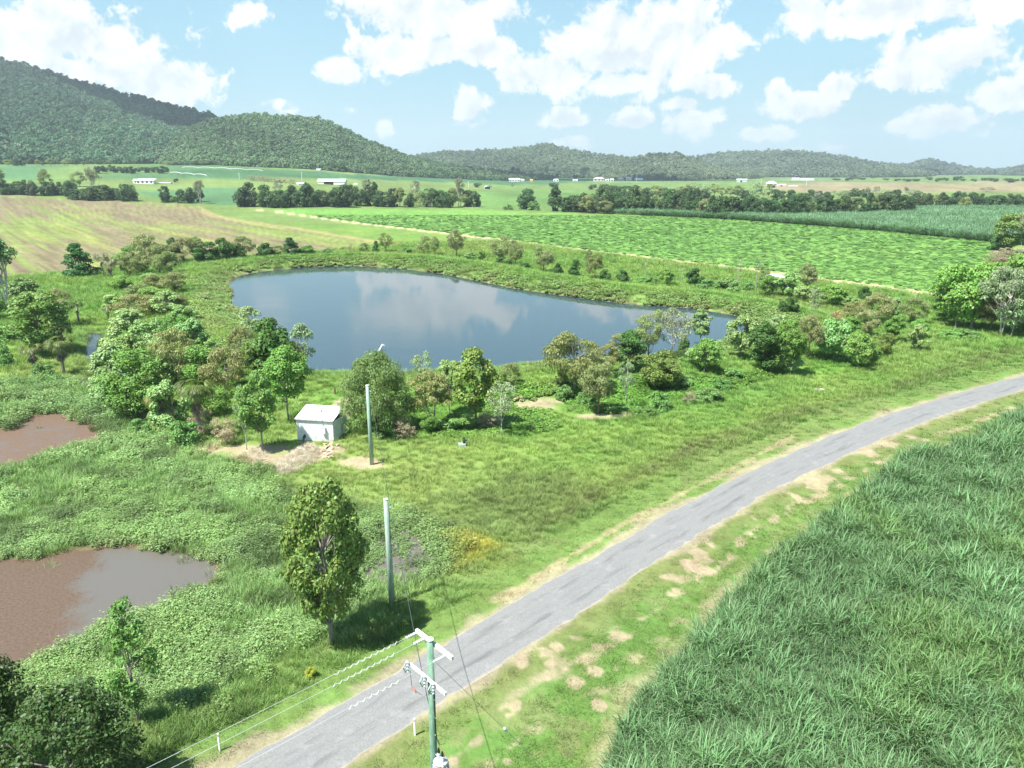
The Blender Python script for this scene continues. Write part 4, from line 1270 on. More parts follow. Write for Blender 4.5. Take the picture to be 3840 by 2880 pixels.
# trees, region by region: (x, base y, top y, width) in pixels of the photograph, and the kind
TREES = {
    ('along the far pond bank', 'trees along the far pond bank'): [
        (1228, 954, 928, 34, 'U'), (1281, 952, 935, 18, 'V'), (1318, 952, 907, 24, 'V'), (1363, 951, 911, 38, 'O'), (1410, 949, 901, 32, 'C'), (1448, 949, 868, 50, 'O'), (1525, 951, 927, 50, 'U'),
        (1590, 955, 884, 62, 'O'), (1631, 961, 886, 40, 'O'), (1713, 969, 856, 64, 'O'), (1765, 981, 944, 40, 'P'), (1806, 984, 939, 42, 'B'), (1875, 996, 880, 88, 'O'), (1885, 1001, 962, 62, 'D'), (1932, 1008, 896, 58, 'O'),
        (1973, 1016, 984, 52, 'D'), (2038, 1026, 923, 78, 'O'), (2090, 1034, 980, 46, 'D'), (2153, 1044, 972, 57, 'D'), (2208, 1046, 931, 34, 'O'), (2228, 1051, 947, 62, 'O'), (2268, 1055, 1005, 50, 'D'), (2332, 1059, 1005, 52, 'D'), (2357, 1058, 1034, 38, 'U')],
    ('between pond and dirt track', 'trees between the pond and the dirt track'): [
        (2418, 1060, 988, 46, 'N'), (2415, 1064, 1030, 62, 'U'), (2445, 1064, 1036, 40, 'U'), (2500, 1070, 1003, 50, 'B'), (2555, 1068, 1003, 20, 'N'), (2602, 1071, 1002, 60, 'D'), (2665, 1082, 1048, 74, 'U'), (2725, 1086, 1038, 74, 'U'), (2766, 1076, 984, 24, 'N'), (2765, 1096, 1053, 58, 'U'),
        (2833, 1092, 984, 30, 'N'), (2805, 1096, 1050, 42, 'U'), (2860, 1092, 994, 38, 'O'), (2885, 1112, 1029, 80, 'B'), (2950, 1117, 1018, 95, 'P'), (3025, 1097, 988, 70, 'O'), (3052, 1062, 1040, 34, 'V'), (3010, 1127, 1073, 64, 'P'), (3120, 1148, 1066, 100, 'B'), (3240, 1131, 1068, 58, 'D'), (3185, 1156, 1108, 64, 'P')],
    ('in the grove right of the pond', 'trees at the right end of the pond'): [
        (2958, 1177, 1112, 60, 'D'), (3052, 1179, 1084, 54, 'S'), (3205, 1212, 1124, 84, 'R'), (3290, 1212, 1092, 95, 'O'), (3350, 1202, 1114, 64, 'P'), (3418, 1217, 1109, 90, 'O'), (3450, 1272, 1194, 54, 'B'), (3434, 1314, 1213, 80, 'P'), (3353, 1282, 1184, 70, 'B'),
        (3250, 1262, 1159, 95, 'O'), (3190, 1292, 1189, 74, 'B'), (3125, 1358, 1193, 112, 'P'), (3215, 1382, 1244, 105, 'B'), (3145, 1252, 1159, 70, 'R'), (3085, 1339, 1219, 72, 'P'), (3030, 1345, 1174, 84, 'O'), (2962, 1407, 1189, 100, 'B'), (2870, 1392, 1194, 108, 'D'), (2915, 1302, 1177, 64, 'P'),
        (2775, 1342, 1181, 100, 'P'), (2958, 1402, 1324, 70, 'P'), (3300, 1330, 1240, 70, 'Y'), (3265, 1372, 1290, 60, 'B')],
    ('on the near bank right of the gap', 'trees on the near pond bank'): [
        (2625, 1302, 1150, 82, 'P'), (2640, 1397, 1270, 96, 'B'), (2610, 1372, 1300, 60, 'P'), (2152, 1472, 1240, 168, 'R'), (2105, 1452, 1378, 44, 'O'), (2275, 1407, 1288, 70, 'R'), (2315, 1342, 1249, 70, 'O'), (2358, 1387, 1236, 88, 'D'), (2220, 1442, 1333, 86, 'O'), (2245, 1552, 1344, 116, 'O'), (2200, 1522, 1453, 64, 'U'), (2120, 1500, 1440, 54, 'U'),
        (2430, 1352, 1153, 90, 'O'), (2520, 1340, 1148, 138, 'K'), (2563, 1322, 1254, 50, 'D'), (2345, 1532, 1338, 48, 'S'), (2475, 1452, 1308, 136, 'Y'), (2500, 1462, 1343, 84, 'Y'), (2580, 1514, 1463, 40, 'V'), (2470, 1534, 1460, 70, 'U'), (2700, 1460, 1415, 70, 'U'), (2745, 1420, 1375, 60, 'U'), (2560, 1440, 1395, 80, 'U'), (2660, 1500, 1452, 90, 'U'), (2420, 1560, 1520, 70, 'U')],
    ('near the pump shed', 'trees near the shed'): [
        (1585, 1442, 1308, 64, 'S'), (1625, 1609, 1391, 145, 'R'), (1685, 1562, 1344, 80, 'P'), (1787, 1604, 1295, 145, 'Y'), (1880, 1636, 1411, 84, 'S'), (1915, 1442, 1359, 62, 'O'), (1450, 1636, 1562, 90, 'U'), (1515, 1640, 1572, 84, 'V'), (1605, 1624, 1553, 64, 'B'), (1725, 1608, 1545, 118, 'U'), (1840, 1600, 1545, 80, 'V'),
        (1082, 1582, 1283, 136, 'B'), (985, 1692, 1395, 132, 'B'), (926, 1687, 1420, 64, 'S'), (845, 1664, 1558, 90, 'V')],
    ('in the thicket between ditch and pond', 'thicket between ditch and pond'): [
        (458, 1292, 1189, 96, 'P'), (552, 1287, 1189, 92, 'P'), (600, 1267, 1184, 76, 'P'), (665, 1252, 1179, 76, 'B'), (730, 1262, 1184, 88, 'P'), (733, 1272, 1209, 40, 'V'), (425, 1402, 1284, 116, 'P'), (487, 1342, 1244, 106, 'P'), (580, 1322, 1239, 96, 'P'), (520, 1547, 1309, 138, 'B'), (440, 1522, 1389, 96, 'P'), (495, 1567, 1399, 126, 'B'),
        (661, 1420, 1232, 130, 'R'), (766, 1417, 1290, 100, 'B'), (852, 1482, 1299, 122, 'R'), (905, 1327, 1221, 66, 'R'), (940, 1247, 1148, 80, 'S'), (1020, 1362, 1185, 150, 'D'), (975, 1412, 1268, 86, 'Y'), (1140, 1392, 1211, 76, 'S'), (1098, 1402, 1277, 70, 'R'), (655, 1602, 1417, 116, 'P'), (690, 1668, 1568, 86, 'U'), (530, 1624, 1568, 56, 'U'), (800, 1560, 1450, 90, 'B'), (760, 1630, 1540, 70, 'V'), (610, 1420, 1330, 80, 'P'), (880, 1420, 1360, 70, 'U'), (700, 1330, 1262, 90, 'P'), (800, 1330, 1270, 60, 'P'), (385, 1480, 1400, 70, 'P')],
    ('in thicket corner by the fallow field', 'thicket beside the fallow field'): [
        (655, 984, 879, 56, 'D'), (692, 984, 887, 76, 'O'), (740, 982, 885, 50, 'O'), (777, 982, 902, 66, 'D'), (838, 979, 889, 70, 'D'), (911, 970, 883, 66, 'O'), (880, 972, 915, 60, 'D'), (960, 958, 904, 18, 'N'), (997, 964, 904, 64, 'D'), (1042, 962, 916, 44, 'O'), (1095, 962, 888, 60, 'C'), (1123, 960, 934, 34, 'D'), (1155, 958, 918, 44, 'B'),
        (549, 992, 871, 86, 'O'), (602, 1032, 912, 98, 'O'), (640, 1032, 939, 66, 'O'), (484, 987, 920, 76, 'B'), (488, 1042, 951, 66, 'O'), (533, 1027, 954, 56, 'Y'), (304, 1038, 908, 100, 'C'), (594, 1097, 1024, 66, 'R'), (655, 1102, 1018, 76, 'O'), (525, 1132, 1062, 76, 'R'), (513, 1192, 1103, 118, 'R'), (578, 1142, 1074, 86, 'B'), (618, 1172, 1087, 82, 'P'), (667, 1152, 1099, 50, 'R'), (680, 1217, 1136, 76, 'P'), (460, 1085, 1030, 60, 'B'), (430, 1160, 1100, 60, 'P'), (470, 1230, 1150, 80, 'P'), (560, 1070, 1020, 70, 'P')],
    ('in the clump left of the ditch', 'trees left of the ditch'): [
        (159, 1332, 1085, 165, 'Y'), (236, 1222, 1077, 84, 'R'), (95, 1112, 1036, 96, 'U'), (5, 1372, 1288, 66, 'U'), (160, 1412, 1358, 70, 'U'), (20, 1282, 1214, 84, 'U'), (130, 1180, 1110, 70, 'B'), (-30, 1200, 1110, 80, 'B'), (210, 1440, 1400, 60, 'U')],
    ('in the right-edge roadside group', 'trees by the road at the right edge'): [
        (3582, 1232, 992, 132, 'B'), (3640, 1237, 998, 134, 'B'), (3680, 1202, 978, 95, 'B'), (3712, 1240, 1088, 118, 'R'), (3752, 1262, 990, 110, 'K'), (3795, 1250, 953, 150, 'B'), (3790, 1266, 1113, 82, 'S'), (3845, 1262, 1148, 95, 'B'), (3785, 947, 794, 76, 'Y'), (3830, 952, 788, 86, 'K'), (3745, 942, 868, 66, 'D'), (3800, 987, 928, 112, 'V'), (3735, 992, 944, 54, 'V'), (3560, 1267, 1236, 66, 'U'), (3618, 1266, 1232, 80, 'U'), (3545, 1215, 1110, 70, 'B'), (3900, 1230, 1000, 140, 'B')],
}
_rng = np.random.default_rng(77)
for (where, grp), rows in TREES.items():
    rows = sorted(rows)
    if 'thicket' not in where:
        rows = [r_[:4] + ({'P': 'H', 'B': 'L'}.get(r_[4], r_[4]),) for r_ in rows]
    if 'thicket' in where and 'corner' not in where:   # feet hidden in the thicket: full-height trees
        rows = [(r_[0], r_[1] + (0 if r_[4] in 'UVN' or r_[1] > 1500 else min(75, max(0, 1.5 * r_[3] - (r_[1] - r_[2])))), r_[2], r_[3], r_[4]) for r_ in rows]
    gp = ground([r_[0] for r_ in rows], [r_[1] for r_ in rows])
    tops = [top_z(g[1], r_[2]) - g[2] for g, r_ in zip(gp, rows)]
    cnt = {}
    for r_ in rows: cnt[r_[4]] = cnt.get(r_[4], 0) + 1
    seen = {}
    for r_, g, h in zip(rows, gp, tops):
        k = r_[4]; seen[k] = seen.get(k, 0) + 1
        zc = g[1] * math.cos(PITCH) + (CAMH - g[2]) * math.sin(PITCH)
        w = r_[3] / FPX * zc
        h = max(h, .6)
        word = 'bare dead' if k == 'N' else KIND[k]['words']
        what = 'snag' if k == 'N' else ('shrub' if KIND[k]['cat'] == 'shrub' else 'tree')
        lab = f'{word} {what} {where}' if cnt[k] == 1 else f'{word} {what} {where}, {ORD[seen[k] - 1]} such from left'
        if k == 'N':
            o = empty('dead_snag', tuple(g), _rng.random() * 6.28, lab, 'dead tree', grp)
            o.scale = (h / 7, h / 7, h / 7)
            link('trunk', SNAGS[seen[k] % 2], M['dead_wood'], o)
        else:
            plant(k, tuple(g), h, w * (1.42 if 'thicket' in where else 1.06 if 'far pond' in where else 1.5 if 'right-edge' in where else 1.2), _rng, lab, grp)


def px_plant(key, x, by, ty, wpx, label, group=None, **kw):
    g = g1(x, by); h = top_z(g.y, ty) - g.z
    zc = g.y * math.cos(PITCH) + (CAMH - g.z) * math.sin(PITCH)
    return plant(key, tuple(g), h, wpx / FPX * zc, _rng, label, group, **kw)


# palms
for i, (x, by, ty, w, lab, sk, gr, col) in enumerate([
        (390, 1043, 948, 60, 'pale fan palm right of the dark conical tree', 6, 20, (.15, .17, .085)),
        (418, 1048, 966, 62, 'grey-skirted fan palm nearest the thicket by the conical tree', 14, 18, (.14, .155, .075)),
        (408, 1202, 1138, 46, 'small fan palm on the left side of the thicket', 4, 16, (.105, .14, .04)),
        (752, 1640, 1418, 150, 'tall fan palm with long drooping fronds at the near end of the thicket', 8, 30, (.11, .15, .032)),
        (606, 1597, 1470, 105, 'short yellowish fan palm left of the tall palm in the thicket', 10, 22, (.17, .175, .04)),
        (240, 1402, 1262, 105, 'full fan palm with dead hanging fronds beside the ditch', 10, 28, (.12, .155, .04)),
        (128, 1378, 1286, 90, 'fan palm with a wide grey dead skirt under the yellow-green tree', 20, 14, (.12, .14, .045)),
        (242, 1332, 1212, 84, 'fan palm just behind the palm beside the ditch', 8, 22, (.10, .14, .035)),
        (296, 1208, 1128, 50, 'small fan palm behind the brownish round tree left of the ditch', 4, 16, (.10, .135, .04))]):
    g = g1(x, by); h = top_z(g.y, ty) - g.z
    zc = g.y * math.cos(PITCH) + (CAMH - g.z) * math.sin(PITCH)
    palm(tuple(g), h, w / FPX * zc, lab, 'fan palms around the ditch', 400 + i, sk, gr, col)

# the dome-shaped acacia by the shed
kind('A', 'big dome-shaped', [(.082, .108, .034)], 'leaf', 'bark_brown',
     [dict(seed=501, H=8.0, Wd=9.8, base=.06, shape='dome', n=130, crad=.95, per=170, L=.30, Wl=.085, droop=.5, up=.3, fork=3, limbs=30, trunk=.18, lean=.1)], name='acacia_tree')
px_plant('A', 1415, 1618, 1316, 290, 'big dome-shaped olive-green acacia between the shed and the pond')

# the white-trunked gum at the left edge, its long branch to the right
kind('X', 'tall', [(.062, .105, .04)], 'leaf', 'bark_pale',
     [dict(seed=541, H=11, Wd=8, base=.42, shape='umbrella', n=40, crad=.85, per=110, L=.4, Wl=.2, droop=.3, limbs=34, fork=3, trunk=.2, trunk_top=.85)], name='gum_tree')
px_plant('X', 36, 1192, 884, 215, 'tall white-trunked gum with spreading limbs at the left edge', rz=.4)

# near trees
kind('G', 'lone', [(.098, .145, .036)], 'leaf', 'bark_grey',
     [dict(seed=517, H=11, Wd=7.8, base=.20, shape='ball', n=125, crad=.72, per=80, L=.27, Wl=.25, flat=.9, up=.4, trunk=.2, limbs=44, lean=.45, trunk_top=.86)], name='roadside_tree')
px_plant('G', 1243, 2415, 1790, 316, 'lone leafy roadside tree with rough grey trunk beside the power poles')
kind('J', 'young', [(.085, .165, .035)], 'leaf', 'bark_grey',
     [dict(seed=521, H=8, Wd=3.4, base=.12, shape='column', n=44, crad=.5, per=60, L=.22, Wl=.15, flat=.8, trunk=.11, limbs=26, lean=.5, trunk_top=.92)], name='young_tree')
px_plant('J', 521, 2715, 2255, 170, 'slim young leaning tree between the brown pool and road', rz=2.4)
kind('Q', 'dense', [(.050, .095, .022)], 'leaf', 'bark_grey',
     [dict(seed=531, H=9, Wd=10.5, base=.04, shape='dome', n=150, crad=.9, per=85, L=.26, Wl=.19, flat=.85, trunk=.2, limbs=20, lean=.2)], name='dense_tree')
_c = Vector((-21.0, 30.5, 0))
plant('Q', (_c.x, _c.y, 0), 6.9, 6.6, _rng, 'dense dark-hearted tree filling the bottom left corner')
_c = Vector((-27.5, 33.0, 0))
plant('Q', (_c.x, _c.y, 0), 7.0, 7.0, _rng, 'dark tree cut by the left edge above the bottom corner')
px_plant('U', 1168, 2538, 2500, 46, 'small yellowish shrub on the verge below the lone roadside tree', tint=(.17, .20, .03))

# ------------------------------------------------------------------ tree lines across the valley, every tree its own object
#  stretch, base polyline, top row (lowest, highest), width, spacing, kinds
LINES = [
    ('in the left-edge tree line', [(-20, 733), (290, 736)], (688, 664), 64, 33, 'TTTTTW'),
    ('in the clump at fallow corner', [(272, 750), (512, 757)], (705, 676), 66, 30, 'TTTTT'),
    ('in the small clump right of fallow', [(598, 764), (765, 762)], (712, 686), 48, 32, 'TTTTU'),
    ('in the vine-draped clump left of centre', [(905, 778), (1115, 780)], (712, 682), 74, 34, 'TTTT'),
    ('in long line beyond crop field', [(1125, 778), (1545, 778)], (728, 682), 58, 26, 'TTTTTTOT'),
    ('in thin line before the gap', [(1560, 778), (1780, 780)], (722, 700), 56, 30, 'TTOTT'),
    ('in the clump right of gap', [(2070, 798), (2318, 802)], (742, 692), 62, 30, 'TTTTO'),
    ('in left half of right-hand line', [(2340, 800), (2650, 816)], (742, 700), 60, 25, 'TTTTOT'),
    ('in middle of right-hand line', [(2660, 818), (2968, 822)], (752, 724), 66, 25, 'TTTBTT'),
    ('in right half of right-hand line', [(2985, 820), (3400, 812)], (748, 704), 66, 27, 'TTTWTTO'),
    ('in line under right brown field', [(3400, 789), (3880, 788)], (738, 716), 58, 28, 'TTTTOT'),
    ('in second row behind right-hand line', [(2290, 748), (2640, 756)], (712, 692), 44, 25, 'FTOFT'),
    ('in pale second row centre right', [(2560, 736), (2900, 750)], (705, 676), 44, 26, 'OFSOF'),
    ('in row above small green field', [(2900, 758), (3120, 752)], (728, 706), 44, 24, 'FTFT'),
    ('in ragged second row far right', [(3130, 744), (3460, 740)], (718, 702), 42, 26, 'TWFTS'),
    ('in isolated clump amid left fields', [(368, 650), (632, 652)], (626, 612), 34, 19, 'FFFF'),
    ('in sparse creek row at centre', [(2210, 712), (2400, 716)], (694, 684), 34, 30, 'FF'),
    ('in dark line under far hills', [(1590, 662), (1900, 668)], (640, 628), 26, 21, 'FF'),
    ('in dark line under low peak', [(1905, 668), (2240, 664)], (640, 622), 26, 21, 'FF'),
    ('in dark line under small knoll', [(2245, 668), (2620, 672)], (652, 640), 24, 24, 'FF'),
    ('in thin row behind brown field', [(3120, 678), (3860, 686)], (668, 656), 26, 37, 'FF'),
    ('along the foot of the spur', [(1290, 640), (1600, 650)], (622, 610), 26, 20, 'FFO'),
    ('along the foot of the mountain', [(20, 622), (420, 622)], (604, 590), 26, 24, 'FFO'),
    ('along forest edge above irrigated field', [(620, 620), (1000, 626)], (606, 594), 26, 24, 'FFO'),
]
_rng = np.random.default_rng(99)
for (where, line, (tl, th), w, sp, kinds) in LINES:
    L = abs(line[1][0] - line[0][0]); n = max(2, int(L / sp))
    xs = [line[0][0] + (line[1][0] - line[0][0]) * (i + .5) / n + _rng.normal() * sp * .22 for i in range(n)]
    ys = [np.interp(x, [line[0][0], line[1][0]], [line[0][1], line[1][1]]) - abs(_rng.normal()) * 4.0 for x in xs]
    ks = [kinds[_rng.integers(len(kinds))] for _ in xs]
    gp = np.array([g1(x_, y_) for x_, y_ in zip(xs, ys)]) if min(ys) < 690 else ground(xs, ys)
    order = np.argsort(xs); seen = {}; cnt = {}
    for k in ks: cnt[k] = cnt.get(k, 0) + 1
    for i in order:
        k = ks[i]; g = gp[i]; seen[k] = seen.get(k, 0) + 1
        ty = tl + (th - tl) * _rng.random() ** 1.3 + (ys[i] - line[0][1]) * .3
        if k == 'U': ty = ys[i] - 26
        if k == 'W': ty -= 16
        h = max(2.0, top_z(g[1], ty) - g[2]); zc = g[1] * math.cos(PITCH) + (CAMH - g[2]) * math.sin(PITCH)
        ww = w * (.75 + .6 * _rng.random()) / FPX * zc
        o_ = ORD[seen[k] - 1] if seen[k] <= 20 else 'last'
        lab = f'{KIND[k]["words"]} {KIND[k]["cat"]} {where}' + (f', {o_} from left' if cnt[k] > 1 else '')
        plant(k, tuple(g), h, ww, _rng, lab, 'trees ' + where)
for (x, by, ty, w, k, lab) in [(70, 726, 676, 40, 'Y', 'thin pale yellow tree standing in front of the first left tree line'), (175, 726, 632, 56, 'O', 'feathery grey tree rising out of the first left tree line'), (352, 735, 628, 90, 'W', 'broad pale gum with white limbs rising above the fallow corner clump'),
                               (-5, 700, 620, 50, 'O', 'grey tree cut by the left edge above the fallow field'), (300, 700, 640, 60, 'O', 'faded grey tree left of the broad pale gum'), (752, 764, 670, 56, 'W', 'pale bare-limbed gum at the right end of the small clump'),
                               (1046, 740, 672, 46, 'W', 'leafless-looking pale gum behind the big vine-draped clump'), (1560, 770, 674, 52, 'W', 'reddish-topped pale gum in the long tree line'), (1720, 776, 662, 50, 'W', 'tall pale gum standing over the thinner tree line'),
                               (1378, 770, 668, 50, 'W', 'pale-topped tree in the middle of the long tree line'), (1978, 784, 710, 84, 'T', 'single spreading dark tree in the gap of the tree line'), (2000, 788, 752, 50, 'U', 'rounded bush at the right foot of the single spreading tree'), (1905, 786, 766, 40, 'U', 'low pale bush left of the single spreading tree'),
                               (2270, 802, 746, 60, 'O', 'reddish olive tree closing the hanging vine clump'), (1790, 703, 682, 28, 'F', 'round dark tree beside the arched shed in the pasture'), (1922, 706, 684, 20, 'S', 'small pale tree right of the arched shed'), (2075, 702, 682, 34, 'F', 'round dark bush in the pasture left of the creek'),
                               (1888, 676, 654, 24, 'F', 'dark round tree left of the long white farm building'), (1975, 664, 644, 26, 'F', 'dark round tree below the white hillside hut'), (2160, 672, 652, 26, 'F', 'dark round tree left of the pink-roofed homes'), (660, 683, 666, 18, 'F', 'small dark tree right of the modern farmhouse'), (3700, 720, 700, 60, 'W', 'pale gum with forked white limbs above the far right tree line'),
                               (3075, 800, 730, 44, 'W', 'bare white-limbed gum at the notch of the right tree line'), (2860, 790, 735, 46, 'W', 'pale twisted gum on top of the right tree line')]:
    px_plant(k, x, by, ty, w, lab)
# the brown leafless windbreak in the far fields
for i in range(13):
    x = 938 + i * 13.5
    px_plant('V', x, 676 + i * 1.1, 655 + i * 1.2, 20, f'brown bare tree in the far windbreak left of the big shed, {ORD[i]} from left', 'bare windbreak trees')
# ------------------------------------------------------------------ ground cover that nobody could count (one object per kind)
def blades_mesh(name, seed, n, h, spread, w, bend, seg=3, lean=.5):
    """a clump of arching blades"""
    rng = np.random.default_rng(seed)
    V = []; Q = []
    for i in range(n):
        a = rng.random() * 6.283; r = spread * rng.random() ** .6
        p = np.array([math.cos(a) * r, math.sin(a) * r, 0.0])
        b = a + rng.normal() * .8
        d = np.array([math.cos(b) * lean * rng.random(), math.sin(b) * lean * rng.random(), 1.0]); d /= np.linalg.norm(d)
        hd = np.array([math.cos(b), math.sin(b), 0])
        s = np.array([-math.sin(b + rng.normal() * .5), math.cos(b), 0]); s /= np.linalg.norm(s)
        l = h * (.6 + .6 * rng.random()); ww = w * (.7 + .6 * rng.random()); o = len(V)
        for k in range(seg + 1):
            t = k / seg
            V.append(p - s * ww * .5 * (1 - t * .9)); V.append(p + s * ww * .5 * (1 - t * .9))
            d = d + hd * bend * (.3 + t) / seg * 1.6 - np.array([0, 0, bend * t * t * 1.6 / seg]); d /= np.linalg.norm(d)
            p = p + d * l / seg
        for k in range(seg): Q.append((o + 2 * k, o + 2 * k + 1, o + 2 * k + 3, o + 2 * k + 2))
    return np_mesh(name, V, Q)


def weed_mesh(name, seed, n, h, spread, L, Wd):
    """leafy stems: leaves spaced up leaning stems"""
    rng = np.random.default_rng(seed)
    C = []; N = []; T = []
    for i in range(n):
        a = rng.random() * 6.283; r = spread * rng.random() ** .6
        ln = rng.random() * .6; b = rng.random() * 6.283; hh = h * (.55 + .6 * rng.random())
        for k in range(6):
            t = (k + .6) / 6; q = b + k * 2.4
            C.append((math.cos(a) * r + math.cos(b) * ln * t * hh + math.cos(q) * L * .4, math.sin(a) * r + math.sin(b) * ln * t * hh + math.sin(q) * L * .4, t * hh + .02))
            T.append((math.cos(q), math.sin(q), .15 - .5 * rng.random())); N.append((rng.normal() * .35, rng.normal() * .35, 1))
    C = np.array(C); T = unit(np.array(T)); N = np.array(N); N = unit(N - T * np.sum(N * T, 1)[:, None])
    k = len(C)
    V, Q = leaf_quads(C, N, T, L * (.6 + .8 * rng.random(k)), Wd * (.6 + .8 * rng.random(k)), .2)
    return np_mesh(name, V, Q)


def cane_mesh(name, seed, n=46):
    rng = np.random.default_rng(seed)
    V = []; Q = []
    for i in range(n):
        a = rng.random() * 6.283; r = .6 * rng.random() ** .5
        p = np.array([math.cos(a) * r, math.sin(a) * r, .15 + 1.35 * rng.random() ** .8])
        b = a + rng.normal() * 1.3
        hd = np.array([math.cos(b), math.sin(b), 0]); s = np.array([-math.sin(b), math.cos(b), 0]); tw = rng.normal() * .9
        d = hd * (.10 + .30 * rng.random()) + np.array([0, 0, 1.0]); d /= np.linalg.norm(d)
        l = .85 + .85 * rng.random(); ww = .026 + .016 * rng.random(); bend = .25 + .95 * rng.random() ** 1.4; seg = 5; o = len(V)
        for k in range(seg + 1):
            t = k / seg; wk = ww * (.75 + .5 * t if t < .4 else .95 * (1 - (t - .4) / .62) + .02)
            ss = s + np.array([0, 0, tw * t]); ss /= np.linalg.norm(ss)
            V.append(p - ss * wk); V.append(p + ss * wk)
            d = d + hd * bend * .28 - np.array([0, 0, bend * (.02 + .80 * t * t)]); d /= np.linalg.norm(d)
            p = p + d * l / seg
        for k in range(seg): Q.append((o + 2 * k, o + 2 * k + 1, o + 2 * k + 3, o + 2 * k + 2))
    return np_mesh(name, V, Q)


def crown_blob(name, seed):
    rng = np.random.default_rng(seed)
    cen = crown_centers(rng, 'dome', 9, -.15, .75, .62)
    V, Q = leaf_cloud(rng, cen, .34 * (.7 + .6 * rng.random(9)), 17, .30, .24, 0, .5, .8)
    return np_mesh(name, V, Q)


def proto_set(name, meshes, mat_):
    c = bpy.data.collections.new(name)
    for i, me in enumerate(meshes):
        me.materials.append(mat_)
        c.objects.link(bpy.data.objects.new(f'{name}_{i}', me))
    return c


PROTO = {
    'weed': proto_set('leafy weed clump', [weed_mesh('weed', 600 + i, 22, .75, .55, .20, .075) for i in range(4)], M['weed']),
    'vine': proto_set('broad vine clump', [weed_mesh('vine', 620 + i, 14, .38, .65, .30, .24) for i in range(3)], M['weed']),
    'grass': proto_set('tall grass tuft', [blades_mesh('grass', 640 + i, 34, .62, .48, .035, .9) for i in range(4)], M['blade']),
    'short': proto_set('short grass tuft', [blades_mesh('short', 660 + i, 30, .17, .40, .028, .8, 2, .8) for i in range(3)], M['blade']),
    'cane': proto_set('cane clump', [cane_mesh('cane', 680 + i) for i in range(5)], M['cane']),
    'crown': proto_set('hill tree crown', [crown_blob('crown', 700 + i) for i in range(5)], M['crown']),
    'straw': proto_set('dead reed tuft', [blades_mesh('straw', 720 + i, 30, .9, .5, .03, 1.6, 4, 1.2) for i in range(3)], M['blade']),
}


BOOST = {'weed': 1.35, 'vine': 1.3, 'grass': 1.35, 'short': 1.2, 'cane': 1.35, 'crown': 2.0, 'straw': 1.4}


def scatter(name, pts, scl, tint, proto, label, cat, rng, tilt=.12, kind='stuff', rotz=None):
    pts = np.asarray(pts, np.float32); n = len(pts)
    me = bpy.data.meshes.new(name)
    me.vertices.add(n); me.vertices.foreach_set('co', pts.ravel())
    rot = np.stack([rng.normal(size=n) * tilt, rng.normal(size=n) * tilt, rng.random(n) * 6.283 if rotz is None else rotz], 1).astype(np.float32)
    scl = np.asarray(scl, np.float32)
    if scl.ndim == 1: scl = np.repeat(scl[:, None], 3, 1)
    t4 = np.ones((n, 4), np.float32); t4[:, :3] = np.clip(np.asarray(tint) * BOOST.get(proto, 1.0), .004, .75)
    for nm, ty, key, arr in (('rot', 'FLOAT_VECTOR', 'vector', rot), ('scl', 'FLOAT_VECTOR', 'vector', scl), ('tint', 'FLOAT_COLOR', 'color', t4)):
        a = me.attributes.new(nm, ty, 'POINT'); a.data.foreach_set(key, np.ascontiguousarray(arr, np.float32).ravel())
    a = me.attributes.new('pick', 'INT', 'POINT'); a.data.foreach_set('value', rng.integers(0, len(PROTO[proto].objects), n).astype(np.int32))
    me.update()
    o = link(name, me)
    tag(o, label, cat, None, kind)
    g = bpy.data.node_groups.new('scatter ' + name, 'GeometryNodeTree')
    g.interface.new_socket('Geometry', in_out='INPUT', socket_type='NodeSocketGeometry')
    g.interface.new_socket('Geometry', in_out='OUTPUT', socket_type='NodeSocketGeometry')
    gi = g.nodes.new('NodeGroupInput'); go = g.nodes.new('NodeGroupOutput')
    ip = g.nodes.new('GeometryNodeInstanceOnPoints'); ip.inputs['Pick Instance'].default_value = True
    ci = g.nodes.new('GeometryNodeCollectionInfo'); ci.inputs['Collection'].default_value = PROTO[proto]
    ci.inputs['Separate Children'].default_value = True; ci.inputs['Reset Children'].default_value = True

    def na(nm, ty):
        q = g.nodes.new('GeometryNodeInputNamedAttribute'); q.data_type = ty; q.inputs['Name'].default_value = nm
        return q.outputs['Attribute']
    e2r = g.nodes.new('FunctionNodeEulerToRotation')
    g.links.new(na('rot', 'FLOAT_VECTOR'), e2r.inputs[0])
    g.links.new(gi.outputs[0], ip.inputs['Points']); g.links.new(ci.outputs[0], ip.inputs['Instance'])
    g.links.new(na('pick', 'INT'), ip.inputs['Instance Index']); g.links.new(e2r.outputs[0], ip.inputs['Rotation'])
    g.links.new(na('scl', 'FLOAT_VECTOR'), ip.inputs['Scale']); g.links.new(ip.outputs[0], go.inputs[0])
    md = o.modifiers.new('scatter', 'NODES'); md.node_group = g
    return o


def wedge(rng, n, r0, r1, p, amax=38):
    """random points in front of the place's viewpoint, density falling as r^-p"""
    k = 2 - p
    u = rng.random(n)
    r = (r0 ** k + u * (r1 ** k - r0 ** k)) ** (1 / k)
    a = np.radians((rng.random(n) * 2 - 1) * amax)
    return np.sin(a) * r, np.cos(a) * r


rs = np.random.default_rng(1234)
RCL = [tuple(q) for q in RC]
